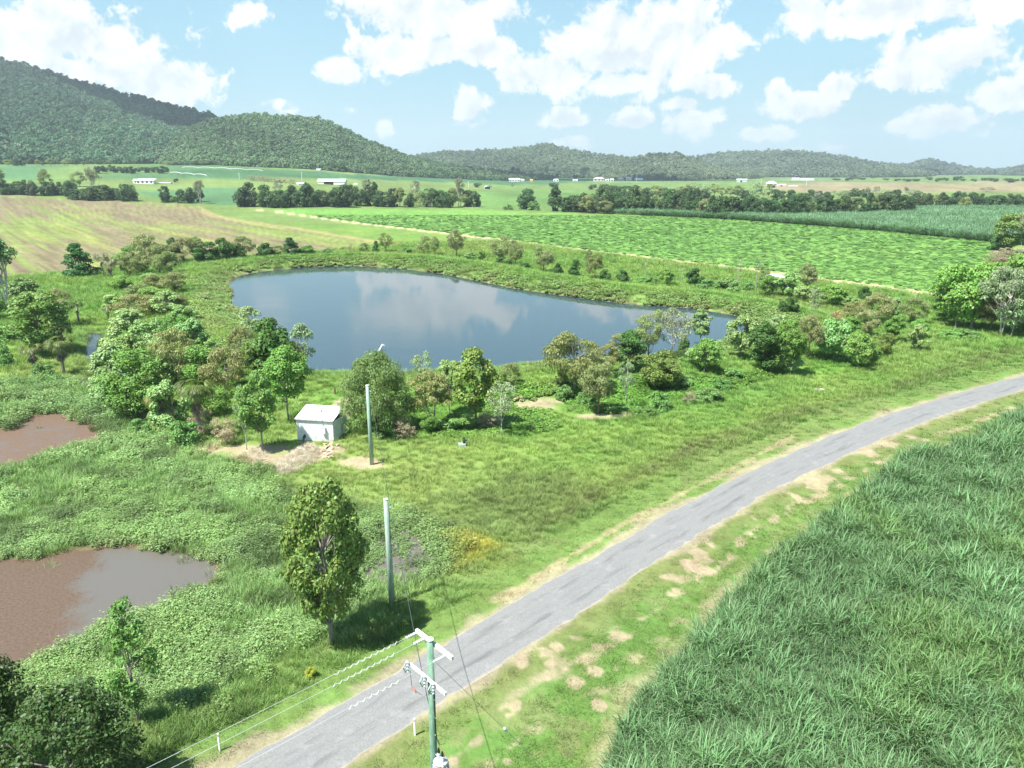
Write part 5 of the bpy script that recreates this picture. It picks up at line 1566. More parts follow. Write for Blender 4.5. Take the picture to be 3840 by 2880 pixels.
# every rough plant of the near ground: weeds in the wetland, tall grass on the meadow, vines on the lush bank
X, Y = wedge(rs, 118000, 24, 330, 1.25)
zz = terrain(X, Y); base = ground_color(X, Y)
dr = seg_dist(RCL, X, Y); pond = bbox_psd(POND, X, Y, 40); cn = bbox_psd(CANE_NEAR, X, Y, 20)
wet = bbox_psd(WET, X, Y, 20) + (fbm(X / 5, Y / 5, 61, 3) - .5) * 8
crop_d = bbox_psd(F_CROP, X, Y, 10); fal = bbox_psd(F_FALLOW, X, Y, 10)
pool = np.min([bbox_psd(P, X, Y, 6) for P in POOLS[:4]], axis=0); swamp = bbox_psd(SWAMP, X, Y, 6)
trk = seg_dist(TRACK, X, Y)
bare = np.full(X.shape, 9.0)
for (cx, cy, rx, ry) in BARE_G: bare = np.minimum(bare, np.hypot((X - cx) / rx, (Y - cy) / ry))
for (cx, cy, rx, ry) in PATCH_G: bare = np.minimum(bare, np.hypot((X - cx) / rx, (Y - cy) / ry))
SHED_P = g1(1190, 1640)
shd = np.hypot(X - SHED_P.x, Y - SHED_P.y - 1.0)
wob = (fbm(X / 3, Y / 3, 300, 3) - .5)
ok = (pond > .3) & (dr > HALF + .6) & (cn > 1.2) & (crop_d > .5) & (fal > .5) & (trk > 2.2) & (bare + wob > .95) & (shd > 3.0)
poolok = (pool + wob * 2.2 > .25) | (rs.random(X.shape) < .035 * np.exp(-np.abs(np.minimum(pool, 0)) / 1.2))
ok &= poolok
ok &= (swamp > 0.2) | (rs.random(X.shape) < .38)
side_r = np.zeros(X.shape)
tx = np.gradient(RC[:, 0]); ty = np.gradient(RC[:, 1])
for s in range(0, len(X), 20000):
    j = np.argmin((X[s:s + 20000, None] - RC[None, :, 0]) ** 2 + (Y[s:s + 20000, None] - RC[None, :, 1]) ** 2, axis=1)
    side_r[s:s + 20000] = np.sign(-(ty[j]) * (X[s:s + 20000] - RC[j, 0]) + tx[j] * (Y[s:s + 20000] - RC[j, 1]))
mown = ((side_r < 0) & (dr < 16)) | ((side_r > 0) & (dr < HALF + np.where(Y < 52, 3.0, 5.0)))
slope = bbox_psd(LUSH_SLOPE, X, Y, 10)
size_far = np.clip((np.hypot(X, Y) / 85) ** .75, .85, 3.0)
nz = fbm(X / 7, Y / 7, 310, 3)
var = (1 + (fbm(X / 2.2, Y / 2.2, 320, 2) - .5) * .5)[:, None]
base = base * var
np_ = np.exp(-np.maximum(np.minimum(pool, swamp), 0) / 1.5)[:, None]
base = base * (1 - np_) + np.array([.14, .215, .075]) * np_ * var
dark = sstep(.56, .72, fbm(X / 2.6, Y / 2.6, 350, 3))[:, None]
base = base * (1 - np.where(wet < 0, .45, .18)[:, None] * dark)
rough_bank = (pond > 0) & (pond < 9) & (Y > 115)

kw = ok & (wet < 0) & ~mown
pickg = (fbm(X / 4, Y / 4, 360, 3) + .25 * (rs.random(X.shape) - .5)) > .5
hs = (.55 + 1.0 * fbm(X / 3.2, Y / 3.2, 370, 3)) * (.8 + .4 * rs.random(X.shape))
k = kw & ~pickg
scatter('wetland_weeds', np.stack([X, Y, zz], 1)[k], (size_far * hs)[k], base[k] * 1.02, 'weed', 'thick knee-high green weeds filling the wetland round the brown pools', 'weeds', rs)
k = kw & pickg
scatter('wetland_grass', np.stack([X, Y, zz], 1)[k], (size_far * hs * 1.15)[k], base[k] * 1.02, 'grass', 'long swamp grass mixed with the weeds round the brown pools', 'grass', rs, .2)
k = ok & (wet >= 0) & ~mown & ((slope < 0) & (nz > .46) | rough_bank & (nz > .42))
scatter('creeping_vines', np.stack([X, Y, zz], 1)[k], (np.minimum(size_far, 1.5) * (.6 + .5 * nz))[k], base[k], 'vine', 'bright creeping vines and low scrub on the pond banks and slope', 'vines', rs)
k2 = ok & (wet >= 0) & ~mown & ~k & (rs.random(X.shape) < .75)
scatter('tall_grass', np.stack([X, Y, zz], 1)[k2], (size_far * (.6 + .6 * nz))[k2], base[k2] * 1.02, 'grass', 'uncut green grass of the meadow between the pond and road', 'grass', rs)
# mown verges: short turf, thin at the bare patches
X, Y = wedge(rs, 60000, 22, 150, 1.2)
dr = seg_dist(RCL, X, Y); cn = bbox_psd(CANE_NEAR, X, Y, 20)
bare = np.full(X.shape, 9.0)
for (cx, cy, rx, ry) in PATCH_G: bare = np.minimum(bare, np.hypot((X - cx) / rx, (Y - cy) / ry))
for rt in RUTS: bare = np.minimum(bare, seg_dist(rt, X, Y) / 1.0)
wob = (fbm(X / 2, Y / 2, 330, 3) - .5)
k = (dr > HALF + .7 + wob) & (dr < 17) & (cn > 1.0 + wob) & (bare + wob > 1.05)
k &= rs.random(X.shape) < np.where(dr < HALF + 2.5, .45, .85)
X = X[k]; Y = Y[k]
b = ground_color(X, Y) * (1 + (fbm(X / 1.5, Y / 1.5, 340, 2) - .5) * .4)[:, None]
scatter('verge_grass', np.stack([X, Y, terrain(X, Y)], 1), np.clip((np.hypot(X, Y) / 70) ** .6, .8, 1.6) * (.7 + .6 * rs.random(len(X))), b, 'short', 'short mown grass on both verges of the road', 'grass', rs)

# sugar cane, near block
lo = CANE_NEAR.min(0); hi = CANE_NEAR.max(0)
X, Y = wedge(rs, 96000, 20, 190, 1.15, 40)
_al = X * .765 - Y * .643; _ac = X * .643 + Y * .765          # planting rows
_ac = np.round(_ac / 1.55) * 1.55 + rs.normal(size=len(_ac)) * .30
X = _al * .765 + _ac * .643; Y = -_al * .643 + _ac * .765
k = psd(CANE_NEAR, X, Y) < -.1
X = X[k]; Y = Y[k]
print('cane clumps', len(X))
n1 = fbm(X / 9, Y / 9, 400, 3); n2 = fbm(X / 2.5, Y / 2.5, 410, 3); n3 = fbm(X / 22, Y / 22, 420, 2)
col = np.array([.084, .146, .062]) * (.75 + .6 * n2)[:, None]
q = sstep(.50, .68, n1)[:, None]; col = col * (1 - q * .7) + np.array([.115, .19, .06]) * q * .6
q = sstep(.66, .74, n3)[:, None] * sstep(.5, .6, n2)[:, None]; col = col * (1 - q * .7) + np.array([.21, .205, .085]) * q * .7
q = sstep(95, 115, np.hypot(X, Y) + (n1 - .5) * 25)[:, None]; col = col * (1 - q * .6) + np.array([.075, .15, .075]) * q * .6
sc = (.62 + .55 * n2) * (.85 + .3 * rs.random(len(X))) * np.clip((np.hypot(X, Y) / 60) ** .35, .9, 1.35)
scatter('sugar_cane', np.stack([X, Y, terrain(X, Y)], 1), np.stack([sc, sc, sc * (.85 + .35 * n1)], 1), col, 'cane', 'dense field of arching sugar cane leaves at the lower right', 'sugar cane', rs, .10)

# far cane block beside the right-hand tree line: a raised leafy surface with tufts on it
d_ = F_CANE_FAR
lo = d_.min(0); hi = d_.max(0)
X = rs.uniform(lo[0], hi[0], 60000); Y = rs.uniform(lo[1], hi[1], 60000)
k = (psd(d_, X, Y) < -.3) & (np.abs(np.degrees(np.arctan2(X, Y))) < 40)
X = X[k]; Y = Y[k]
X = X[:26000]; Y = Y[:26000]
n1 = fbm(X / 25, Y / 25, 430, 3)
col = np.array([.088, .160, .085]) * (.8 + .45 * n1)[:, None]
sc = 1.35 + .5 * rs.random(len(X))
scatter('far_sugar_cane', np.stack([X, Y, terrain(X, Y)], 1), np.stack([sc * 1.6, sc * 1.6, sc], 1), col, 'cane', 'tall blue-green sugar cane block behind the bright crop at the right', 'sugar cane', rs, .1)

# leafy rows of the crop
X, Y = wedge(rs, 60000, 140, 520, 1.3, 38)
k = psd(F_CROP, X, Y) < -.4
X = X[k]; Y = Y[k]
b = np.array([.125, .25, .055]) * (.95 + .1 * rs.random((len(X), 1)))
scatter('crop_leaves', np.stack([X, Y, terrain(X, Y) + .3], 1), np.stack([np.clip(np.hypot(X, Y) / 220, .9, 1.7) * (.7 + .5 * rs.random(len(X)))] * 2 + [np.full(len(X), .4)], 1), b * .78, 'vine', 'bright green crop leaves covering the broad field beyond the pond', 'crop', rs, .1)

# dead reed heap by the pipe outlet
hp = gpoly([(1010, 1765), (1090, 1700), (1160, 1665), (1215, 1690), (1180, 1735), (1120, 1770), (1050, 1790)])
hp2 = gpoly([(900, 1700), (960, 1680), (1010, 1700), (990, 1730), (920, 1735)])
X = []; Y = []
for P, n in ((hp, 700), (hp2, 160)):
    lo = P.min(0); hi = P.max(0)
    x = rs.uniform(lo[0], hi[0], n * 4); y = rs.uniform(lo[1], hi[1], n * 4); k = psd(P, x, y) < -.05
    X.append(x[k][:n]); Y.append(y[k][:n])
X = np.concatenate(X); Y = np.concatenate(Y)
hh = np.clip(-bbox_psd(hp, X, Y, 3) * .3, 0, .35)
scatter('dead_reed_heap', np.stack([X, Y, terrain(X, Y) + hh], 1), .32 + .28 * rs.random(len(X)), np.array([.38, .335, .285]) * (.7 + .6 * rs.random((len(X), 1))), 'straw', 'heap of pale dead reeds and brush below the pump shed', 'dead reeds', rs, .5)

# forest on the hills: bluer tint farther off, haze put into the leaf colour
FOREST = {'A': (21000, 6.4, (.040, .086, .044)), 'B': (12500, 5.4, (.056, .096, .044)), 'C': (11000, 7.5, (.066, .092, .052)), 'D': (5200, 6.6, (.072, .094, .052)), 'E': (10000, 8.5, (.066, .090, .056)), 'F': (4200, 10.5, (.064, .088, .06)), 'G': (1800, 10, (.066, .09, .06))}
for key, (n, s, colr) in FOREST.items():
    ts, HX, HY, HZ = HILLS[key]
    nt, nx = HX.shape
    i0 = int(np.argmin(np.abs(ts - .3)))
    u = rs.random(n * 2) * (nx - 1.001)
    # only the part of the ridge the wedge can show
    v = rs.random(n * 2) * (i0 - .001)
    iu = u.astype(int); iv = v.astype(int); fu = u - iu; fv = v - iv

    def bil(A):
        return (A[iv, iu] * (1 - fu) + A[iv, iu + 1] * fu) * (1 - fv) + (A[iv + 1, iu] * (1 - fu) + A[iv + 1, iu + 1] * fu) * fv
    x = bil(HX); y = bil(HY); z = bil(HZ)
    k = (np.degrees(np.abs(np.arctan2(x, y))) < 39) & (z > terrain(x, y) - 1.0)
    x = x[k][:n]; y = y[k][:n]; z = z[k][:n]
    m = len(x)
    nn = fbm(x / 120, y / 120, 500, 4); n5 = rs.random(m)
    col = np.array(colr) * (.8 + .4 * n5)[:, None] * (.35 + 1.3 * nn)[:, None]
    gq = (n5 > .80)[:, None] * sstep(.42, .6, nn)[:, None]
    col = col * (1 - .6 * gq) + np.array([.10, .115, .075]) * .6 * gq
    sz = s * (.6 + 1.0 * rs.random(m) ** 2.2)
    lab = {'A': 'forest covering the big mountain at the left', 'B': 'forest covering the rounded spur in front of the mountain', 'C': 'woodland on the hill with the low peak', 'D': 'woodland on the small knoll', 'E': 'woodland on the long flat-topped hill', 'F': 'woodland on the far small cone hill', 'G': 'woodland on the far hill at the right edge'}[key]
    scatter('hill_forest', np.stack([x, y, z + sz * .35], 1), np.stack([sz, sz, sz * (.8 + .5 * rs.random(m))], 1), col, 'crown', lab, 'forest', rs, .1)
# ------------------------------------------------------------------ built things
M['white_sheet'] = simple_mat('white painted sheet', (.72, .745, .745), .5, .3, 0, .10, 1.6, (.50, .50, .45))
M['pale_sheet'] = simple_mat('pale weathered sheet', (.46, .53, .52), .5, .3, 0, .10, 2.0, (.30, .34, .32))
M['grey_metal'] = simple_mat('galvanised metal', (.42, .45, .48), .45, .5, .3, .12, 6)
M['tank_grey'] = simple_mat('grey enamel', (.46, .50, .53), .4, .5, 0, .08, 3)
M['green_pole'] = bark_mat('treated green timber', (.105, .205, .145), (.21, .32, .24), 1.6)
M['green_pole_pale'] = bark_mat('faded green timber', (.22, .33, .27), (.36, .46, .39), 1.6)
M['white_timber'] = simple_mat('weathered white timber', (.70, .68, .66), .7, .2, 0, .10, 5, (.45, .38, .34))
M['black'] = simple_mat('black rubber', (.018, .02, .02), .5, .4, 0, .3, 4)
M['pipe'] = simple_mat('dark green pipe', (.02, .045, .038), .35, .5, 0, .3, 4)
M['porcelain'] = simple_mat('glazed insulator', (.52, .56, .62), .25, .5, 0, .1, 9)
M['red_cap'] = simple_mat('dull red polymer', (.33, .13, .11), .5, .4, 0, .2, 9)
M['wire'] = simple_mat('aluminium wire', (.50, .52, .52), .45, .5, .2, .1, 1)
M['dark_wire'] = simple_mat('dark insulated cable', (.06, .07, .07), .6, .3, 0, .1, 1)
M['white_plastic'] = simple_mat('white plastic', (.78, .78, .78), .5, .3, 0, .05, 4)
M['stone'] = simple_mat('tan rubble stone', (.44, .34, .25), .9, .1, 0, .3, 5, (.30, .24, .18), .03)
M['stone_pink'] = simple_mat('pinkish boulder', (.48, .38, .36), .9, .1, 0, .2, 3, None, .03)
M['dark_in'] = simple_mat('dark floor and bay shade', (.035, .028, .025), .9, .1, 0, .3, 2)
M['glass'] = simple_mat('dark window glass', (.03, .04, .05), .08, .6, 0, .1, 1)
M['roof_white'] = simple_mat('white roof sheet', (.74, .75, .76), .45, .3, 0, .05, .3)
M['roof_grey'] = simple_mat('grey roof sheet', (.42, .45, .47), .45, .4, 0, .08, .3)
M['roof_pink'] = simple_mat('pinkish roof', (.62, .52, .49), .6, .3, 0, .08, .3)
M['wall_cream'] = simple_mat('cream wall', (.60, .57, .50), .8, .2, 0, .08, .5)
M['wall_grey'] = simple_mat('grey shed wall', (.52, .55, .57), .6, .3, 0, .10, .5)
M['wall_white'] = simple_mat('white wall', (.74, .74, .73), .7, .2, 0, .05, .5)
M['orange'] = simple_mat('orange paint', (.62, .36, .08), .6, .3, 0, .1, .5)

# --- pump shed
FL = g1(1116, 1649); FR = g1(1252, 1655)
zf = min(FL.z, FR.z)
ex = (FR - FL); ex.z = 0; wid = ex.length; ex.normalize(); ey = Vector((-ex.y, ex.x, 0))
dep = 2.9
t_eave = top_z(FL.y, 1566) - zf; t_back = top_z((FL + ey * dep).y, 1519) - zf
print('shed', wid, t_eave, t_back, FL, FR)
shed = empty('pump_shed', (FL.x, FL.y, zf), math.atan2(ex.y, ex.x), 'small white corrugated pump shed with sloping roof below the pond bank', 'shed')
MB().corrugated((0, 0), (wid, 0), -.4, t_eave - .06).build('front_wall', M['white_sheet'], shed)
MB().corrugated((0, dep), (0, 0), -.4, 0, tops=(t_back - .06, t_eave - .06)).build('side_wall', M['white_sheet'], shed)
MB().corrugated((wid, dep), (0, dep), -.4, t_back - .06).build('back_wall', M['white_sheet'], shed)
b = MB(); b.bar((wid - .04, dep - .05, -.4), (wid - .04, dep - .05, t_back - .07), .09, .09); b.bar((wid - .04, .06, -.4), (wid - .04, .06, t_eave - .07), .09, .09)
b.build('post', M['white_timber'], shed)
MB().box(.04, wid - .06, .05, dep - .05, -.1, .02).build('floor', M['dark_in'], shed)
b = MB(); nr = 26; pts = []
for i in range(nr + 1):
    x = -.12 + (wid + .24) * i / nr; dz_ = .018 * (1 if i % 2 else -1)
    for (y, z) in ((-.16, t_eave - .07), (dep + .14, t_back + .05)):
        b.v.append((x, y, z + dz_)); b.v.append((x, y, z + dz_ - .02))
for i in range(nr):
    o_ = i * 4; q_ = o_ + 4
    b.f += [(o_, q_, q_ + 2, o_ + 2), (o_ + 1, o_ + 3, q_ + 3, q_ + 1), (o_, o_ + 1, q_ + 1, q_), (o_ + 2, q_ + 2, q_ + 3, o_ + 3)]
b.build('roof', M['white_sheet'], shed)
MB().box(-.13, wid + .13, -.185, -.163, t_eave - .17, t_eave - .03).build('fascia', M['white_timber'], shed)
# side door swung out from the front right corner
E1 = g1(1324, 1620); e1 = Vector(((E1 - Vector((FL.x, FL.y, 0))).dot(ex), (E1 - Vector((FL.x, FL.y, 0))).dot(ey), 0))
dl = Vector((e1.x - wid - .05, e1.y, 0)).normalized() * 2.55
dr0 = (wid + .05, .02); dr1 = (wid + .05 + dl.x, .02 + dl.y)
dz0 = .12
zt = t_eave - .12
door = MB().corrugated(dr0, dr1, dz0, zt, .15, .025, tops=(zt, zt - .06)).build('door', M['pale_sheet'], shed, None)
b = MB(); a0 = Vector((*dr0, 0)); a1 = Vector((*dr1, 0)); nn_ = Vector((-dl.y, dl.x, 0)).normalized() * .05
for z in (dz0 + .1, zt - .12): b.bar(a0 + nn_ + Vector((0, 0, z)), a1 + nn_ + Vector((0, 0, z)), .05, .07)
b.build('rail', M['white_timber'], door)
mx_ = wid * .76
box = MB().box(mx_ - .2, mx_ + .2, -.30, -.04, t_eave * .38, t_eave * .66).build('meter_box', M['white_sheet'], shed)
MB().box(mx_ - .22, mx_ + .22, -.33, -.303, t_eave * .655, t_eave * .69).build('hood', M['white_sheet'], box)
b = MB(); b.tube([(mx_ - .08, -.06, t_eave * .69), (mx_ - .08, -.06, t_eave - .2), (mx_ - .08, -.23, t_eave - .05), (mx_ - .08, -.23, t_eave + 1.05)], .03, 6)
mast = b.build('service_mast', M['grey_metal'], shed)
MB().lathe([(.03, 0), (.10, .02), (.10, .14), (.05, .18)], 8, (mx_ - .08, -.23, t_eave + .98)).build('cap', M['dark_wire'], mast)
MB().box(mx_ + .0, mx_ + .12, -.27, -.17, t_eave + .82, t_eave + 1.0).build('fuse_box', M['white_plastic'], mast)
MAST_TOP = shed.matrix_basis @ Vector((mx_ - .08, -.23, t_eave + 1.1))

# outlet pipe in front of the shed
p0 = g1(1148, 1660); p0 = Vector((p0.x, p0.y - .3, p0.z + 1.0)); p1 = g1(1128, 1690)
pr = empty('outlet_pipe', p1, 0, 'dark green pump outlet pipe sloping down beside the shed front', 'pipe')
dv = Vector(p0) - Vector(p1)
MB().tube([(0, 0, .05), dv * .55, dv], .15, 10).build('pipe', M['pipe'], pr)
MB().tube([dv * .86, dv * .9], .20, 10).build('flange', M['black'], pr)
MB().tube([dv * .28, dv * .32], .20, 10).build('flange', M['black'], pr)
MB().tube([(-dv.x * .22, -dv.y * .22, -.15), (0, 0, .06), dv * .12], .20, 10).build('outlet_collar', M['grey_metal'], pr)


def rock_mesh(seed, s=(1, .8, .45)):
    rng = np.random.default_rng(seed)
    import bmesh
    bm = bmesh.new(); bmesh.ops.create_icosphere(bm, subdivisions=1, radius=1)
    for v in bm.verts:
        k = 1 + rng.normal() * .16
        v.co = Vector((v.co.x * s[0] * k, v.co.y * s[1] * k, v.co.z * s[2] * k))
    me = bpy.data.meshes.new('rock'); bm.to_mesh(me); bm.free()
    return me


ROCKS = [rock_mesh(800 + i) for i in range(4)]
_r = np.random.default_rng(5)
rows = [(x, y) for y in range(1660, 1722, 8) for x in (1221, 1233, 1245)] + [(1180, 1672), (1175, 1690), (1190, 1685), (1162, 1695), (1200, 1700), (1208, 1690), (1264, 1674)]
loose = 0
for i, (x, y) in enumerate(rows):
    path = i < len(rows) - 7
    xx = x + (_r.normal() * 3 if path else 0) + (y - 1690) * -.05
    g = g1(xx, y + _r.normal() * 1.5)
    if path:
        lab = f'tan rubble stone in steps below the shed, row {["one", "two", "three", "four", "five", "six", "seven", "eight"][i // 3]} from shed, {["left", "middle", "right"][i % 3]}'
    else:
        lab = ['loose tan stone beside the outlet pipe, nearest the shed', 'loose tan stone under the outlet pipe middle', 'loose tan stone between pipe and stone steps', 'loose tan stone by the dead reed heap', 'loose tan stone left of the lowest steps', 'loose tan stone touching the stone steps', 'lone pale stone right of the stone steps'][i - len(rows) + 7]
    o = link('rock', ROCKS[i % 4], M['stone'], None, (g.x, g.y, g.z + .08))
    k = .22 + .1 * _r.random(); o.scale = (k * 1.2, k, k); o.rotation_euler = (_r.normal() * .2, _r.normal() * .2, _r.random() * 6)
    tag(o, lab, 'rock', 'rubble stones below the shed')
g = g1(3074, 1466)
o = link('boulder', rock_mesh(820, (1, .6, .28)), M['stone_pink'], None, (g.x, g.y, g.z + .15)); o.scale = (.95, .9, .9)
tag(o, 'low pinkish boulder lying alone in the meadow by the road bend', 'rock')
g = g1(1256, 1477)
b = MB(); b.tube([(0, 0, -.1), (.02, 0, .75)], [.13, .11], 7); tag(b.build('timber_stump', M['bark_brown'], None, g), 'short brown timber stump on the grassy bank behind the shed', 'stump')

# pump intake in the pond
ip = at_z(1420, 1318, WATER)[0]; it = at_z(1440, 1297, WATER + 1.6)[0]
q0 = Vector((ip[0], ip[1], WATER)); 
itk = empty('intake_pipe', q0, 0, 'grey twin intake pipe with white elbow rising from the pond', 'pipe')
d2 = Vector((.40, .8, .70))
MB().tube([(-.5, -.8, -.9), d2], .16, 10).build('pipe', M['grey_metal'], itk)
MB().tube([(-.9, -.6, -.9), (.25, 1.1, .55)], .12, 8).build('side_pipe', M['pipe'], itk)
MB().tube([d2 - Vector((.05, .08, .08)), d2 + Vector((.12, .2, .18)), d2 + Vector((.38, .2, .02))], [.18, .19, .17], 10).build('elbow', M['porcelain'], itk)
MB().bar((-.2, .8, .3), (.5, .7, .35), .07, .07).build('brace', M['grey_metal'], itk)

# valve in the grass
g = g1(1733, 1672)
vv = empty('hydrant', g, 0, 'dark irrigation hydrant on a pale slab in the grass', 'hydrant')
MB().box(-.42, .42, -.26, .26, -.05, .30).build('slab', M['tank_grey'], vv)
MB().lathe([(.14, .30), (.14, .62), (.20, .66), (.20, .74), (.13, .8), (.10, .98), (.05, 1.02)], 10, (.22, 0, 0)).build('riser', M['pipe'], vv)
MB().tube([(.22, 0, .7), (.6, -.05, .66)], .10, 8).build('outlet', M['pipe'], vv)

# white heap by the dirt track
g = g1(2905, 1046)
import bmesh
bm = bmesh.new(); bmesh.ops.create_icosphere(bm, subdivisions=3, radius=1)
for v in bm.verts:
    nz_ = fbm(np.array([v.co.x * 1.8 + 5]), np.array([v.co.y * 1.8 + v.co.z]), 900, 3)[0]
    v.co = v.co * (.75 + .5 * nz_); v.co.x *= 3.4; v.co.y *= 1.7; v.co.z = max(-.1, v.co.z) * 1.5
me = bpy.data.meshes.new('lime_heap'); bm.to_mesh(me); bm.free()
o = link('lime_heap', me, simple_mat('white lime', (.74, .74, .73), .9, .1, 0, .12, 1.5, None, .05), None, (g.x, g.y, g.z))
tag(o, 'white heap beside the dirt track, half hidden by trees', 'heap')

# guide posts
for (x, by, ty, lab) in [(824, 2816, 2750, 'white roadside guide post on the pond side of the road'), (1556, 2757, 2694, 'white roadside guide post near the foot of the big pole')]:
    g = g1(x, by); h = max(.9, top_z(g.y, ty) - g.z)
    r = empty('guide_post', g, R(-35), lab, 'post', 'white guide posts')
    MB().box(-.055, .055, -.02, .02, -.1, h).build('post', M['white_plastic'], r)
    MB().box(-.035, .035, -.027, -.022, h - .22, h - .08).build('reflector', M['red_cap'], r)

# --- power poles
def insulator(parent, a, b, n=4, r=.075):
    a = Vector(a); b = Vector(b)
    pts = []; rad = []
    for i in range(n * 2 + 1):
        pts.append(a + (b - a) * i / (n * 2)); rad.append(r if i % 2 else r * .45)
    return MB().tube(pts, rad, 8).build('insulator', M['porcelain'], parent)


PP = Vector((-3.43, 28.5, 0)); PH = 11.0
wd = Vector((-.76, -.65, 0)).normalized(); ad = Vector((.65, -.76, 0)).normalized()
pole = empty('utility_pole', PP, 0, 'near green timber power pole with two white crossarms and transformer', 'pole')
MB().tube([(0, 0, -.3), (0, 0, 5.5), (0, 0, PH)], [.175, .16, .142], 12).build('pole_shaft', M['green_pole'], pole, None, True)
MB().lathe([(.155, 0), (.165, .05), (.05, .10)], 12, (0, 0, PH)).build('pole_cap', M['white_timber'], pole)
c1 = -wd * .20 + Vector((0, 0, PH - .28))
arm = MB().bar(c1 - ad * 1.32, c1 + ad * 1.32, .125, .155).build('crossarm', M['white_timber'], pole)
for s in (-1, 1):
    MB().bar(c1 + ad * (s * .75) + Vector((0, 0, -.08)), Vector((0, 0, PH - .95)) - wd * .15, .04, .03).build('brace', M['grey_metal'], arm)
c2 = wd * .19 + Vector((0, 0, 9.22))
arm2 = MB().bar(c2 - ad * 1.32, c2 + ad * 1.32, .10, .12).build('crossarm', M['white_timber'], pole)
for s in (-1, 1):
    MB().bar(c2 + ad * (s * .7) + Vector((0, 0, -.06)), Vector((0, 0, 8.6)) + wd * .14, .035, .025).build('brace', M['grey_metal'], arm2)
WIRE_S = [-1.2, -.62, .82]
WIRE_A = []
for i, s in enumerate(WIRE_S):
    q = c1 + ad * s + Vector((0, 0, -.02 if i != 2 else -.12))
    e = q + wd * .62 - Vector((0, 0, .03))
    insulator(arm, q + wd * .05, e, 5, .07)
    WIRE_A.append(PP + e)
for s in (-1.30, -.02, .62):
    q = c2 + ad * s + wd * .16
    f = MB().lathe([(.03, -.32), (.085, -.28), (.05, -.2), (.095, -.12), (.05, -.04), (.095, .04), (.05, .12), (.085, .18), (.03, .24)], 8, tuple(q)).build('fuse', M['porcelain'], arm2)
    MB().tube([q + Vector((0, 0, .22)) + wd * .05, q + wd * .22, q + Vector((0, 0, -.30)) + wd * .08], .03, 6).build('fuse_tube', M['grey_metal'], f)
b = MB(); b.tube([c2 + ad * -1.2 + wd * .1 + Vector((0, 0, -.2)), c2 + ad * -.75 + wd * .3 + Vector((0, 0, -.75)), c2 + ad * -.3 + wd * .15 + Vector((0, 0, -.9))], .014, 5)
b.build('jumper', M['dark_wire'], pole)
b = MB(); b.tube([c2 + ad * -.78 + wd * .29 + Vector((0, 0, -.72)), c2 + ad * -.5 + wd * .25 + Vector((0, 0, -.86))], .045, 7); b.build('arrester', M['red_cap'], pole)
for z in (9.0, 8.2, 7.3, 6.4, 5.4, 4.4):
    MB().tube([(ad * .1 + Vector((0, 0, z))), (ad * .26 + Vector((0, 0, z)))], .022, 5).build('step_bolt', M['grey_metal'], pole)
b = MB(); b.tube([ad * .19 + wd * .05 + Vector((0, 0, 9.0)), ad * .21 + Vector((0, 0, 8)), ad * .21 + Vector((0, 0, 6.7)), ad * .28 + Vector((0, 0, 6.25)), ad * .5 + Vector((0, 0, 6.1))], .03, 6)
b.build('cable', M['black'], pole)
b = MB(); b.tube([-ad * .19 + wd * .03 + Vector((0, 0, 7.35)), -ad * .21 + Vector((0, 0, 6.0)), -ad * .2 + Vector((0, 0, 4)), -ad * .24 + wd * .1 + Vector((0, 0, 2.2)), -ad * .22 + Vector((0, 0, .2))], .028, 6)
b.build('cable', M['black'], pole)
tr = Vector((ad * .50) - wd * .02)
tk = MB().lathe([(.27, 4.15), (.30, 4.2), (.30, 5.2), (.32, 5.22), (.32, 5.27), (.20, 5.36), (.05, 5.39)], 16, tuple(tr)).build('transformer', M['tank_grey'], pole, None, False)
for k in range(9):
    a = k * .55 - 2.2
    MB().box(-.012, .012, .30, .37, 4.3, 5.1).build('fin', M['tank_grey'], tk)
    f = tk.children[-1]; f.location = tr; f.rotation_euler = (0, 0, a)
for s in (-.13, .14):
    q = tr + ad * s + Vector((0, 0, 5.3)); b = MB()
    b.lathe([(.04, 0), (.085, .06), (.05, .1), (.085, .16), (.05, .2), (.085, .26), (.04, .32)], 8, tuple(q)); bu = b.build('bushing', M['porcelain'], tk)
    MB().lathe([(.055, .30), (.07, .36), (.04, .52), (.015, .58)], 8, tuple(q)).build('bushing_cap', M['black'], bu)
for s, t in ((.30, .1), (-.05, .28)):
    q = tr + ad * s + wd * t + Vector((0, 0, 5.15)); b = MB()
    b.lathe([(.03, -.2), (.06, -.15), (.035, -.1), (.06, -.02), (.035, .04), (.06, .1), (.03, .18)], 8, tuple(q)); b.build('arrester', M['porcelain'], tk)
b = MB(); q = tr + Vector((0, 0, 5.86)); b.tube([q - ad * .13, q + ad * .02 + Vector((0, 0, .12)), q + ad * .14 + Vector((0, 0, .02)), q + ad * .34 + Vector((0, 0, .08)), q + ad * .34 + wd * .1 + Vector((0, 0, -.5))], .012, 5); b.build('jumper', M['red_cap'], tk)
MB().bar(Vector((0, 0, 4.9)), tr + Vector((0, 0, 4.9)), .08, .10).build('bracket', M['grey_metal'], pole)


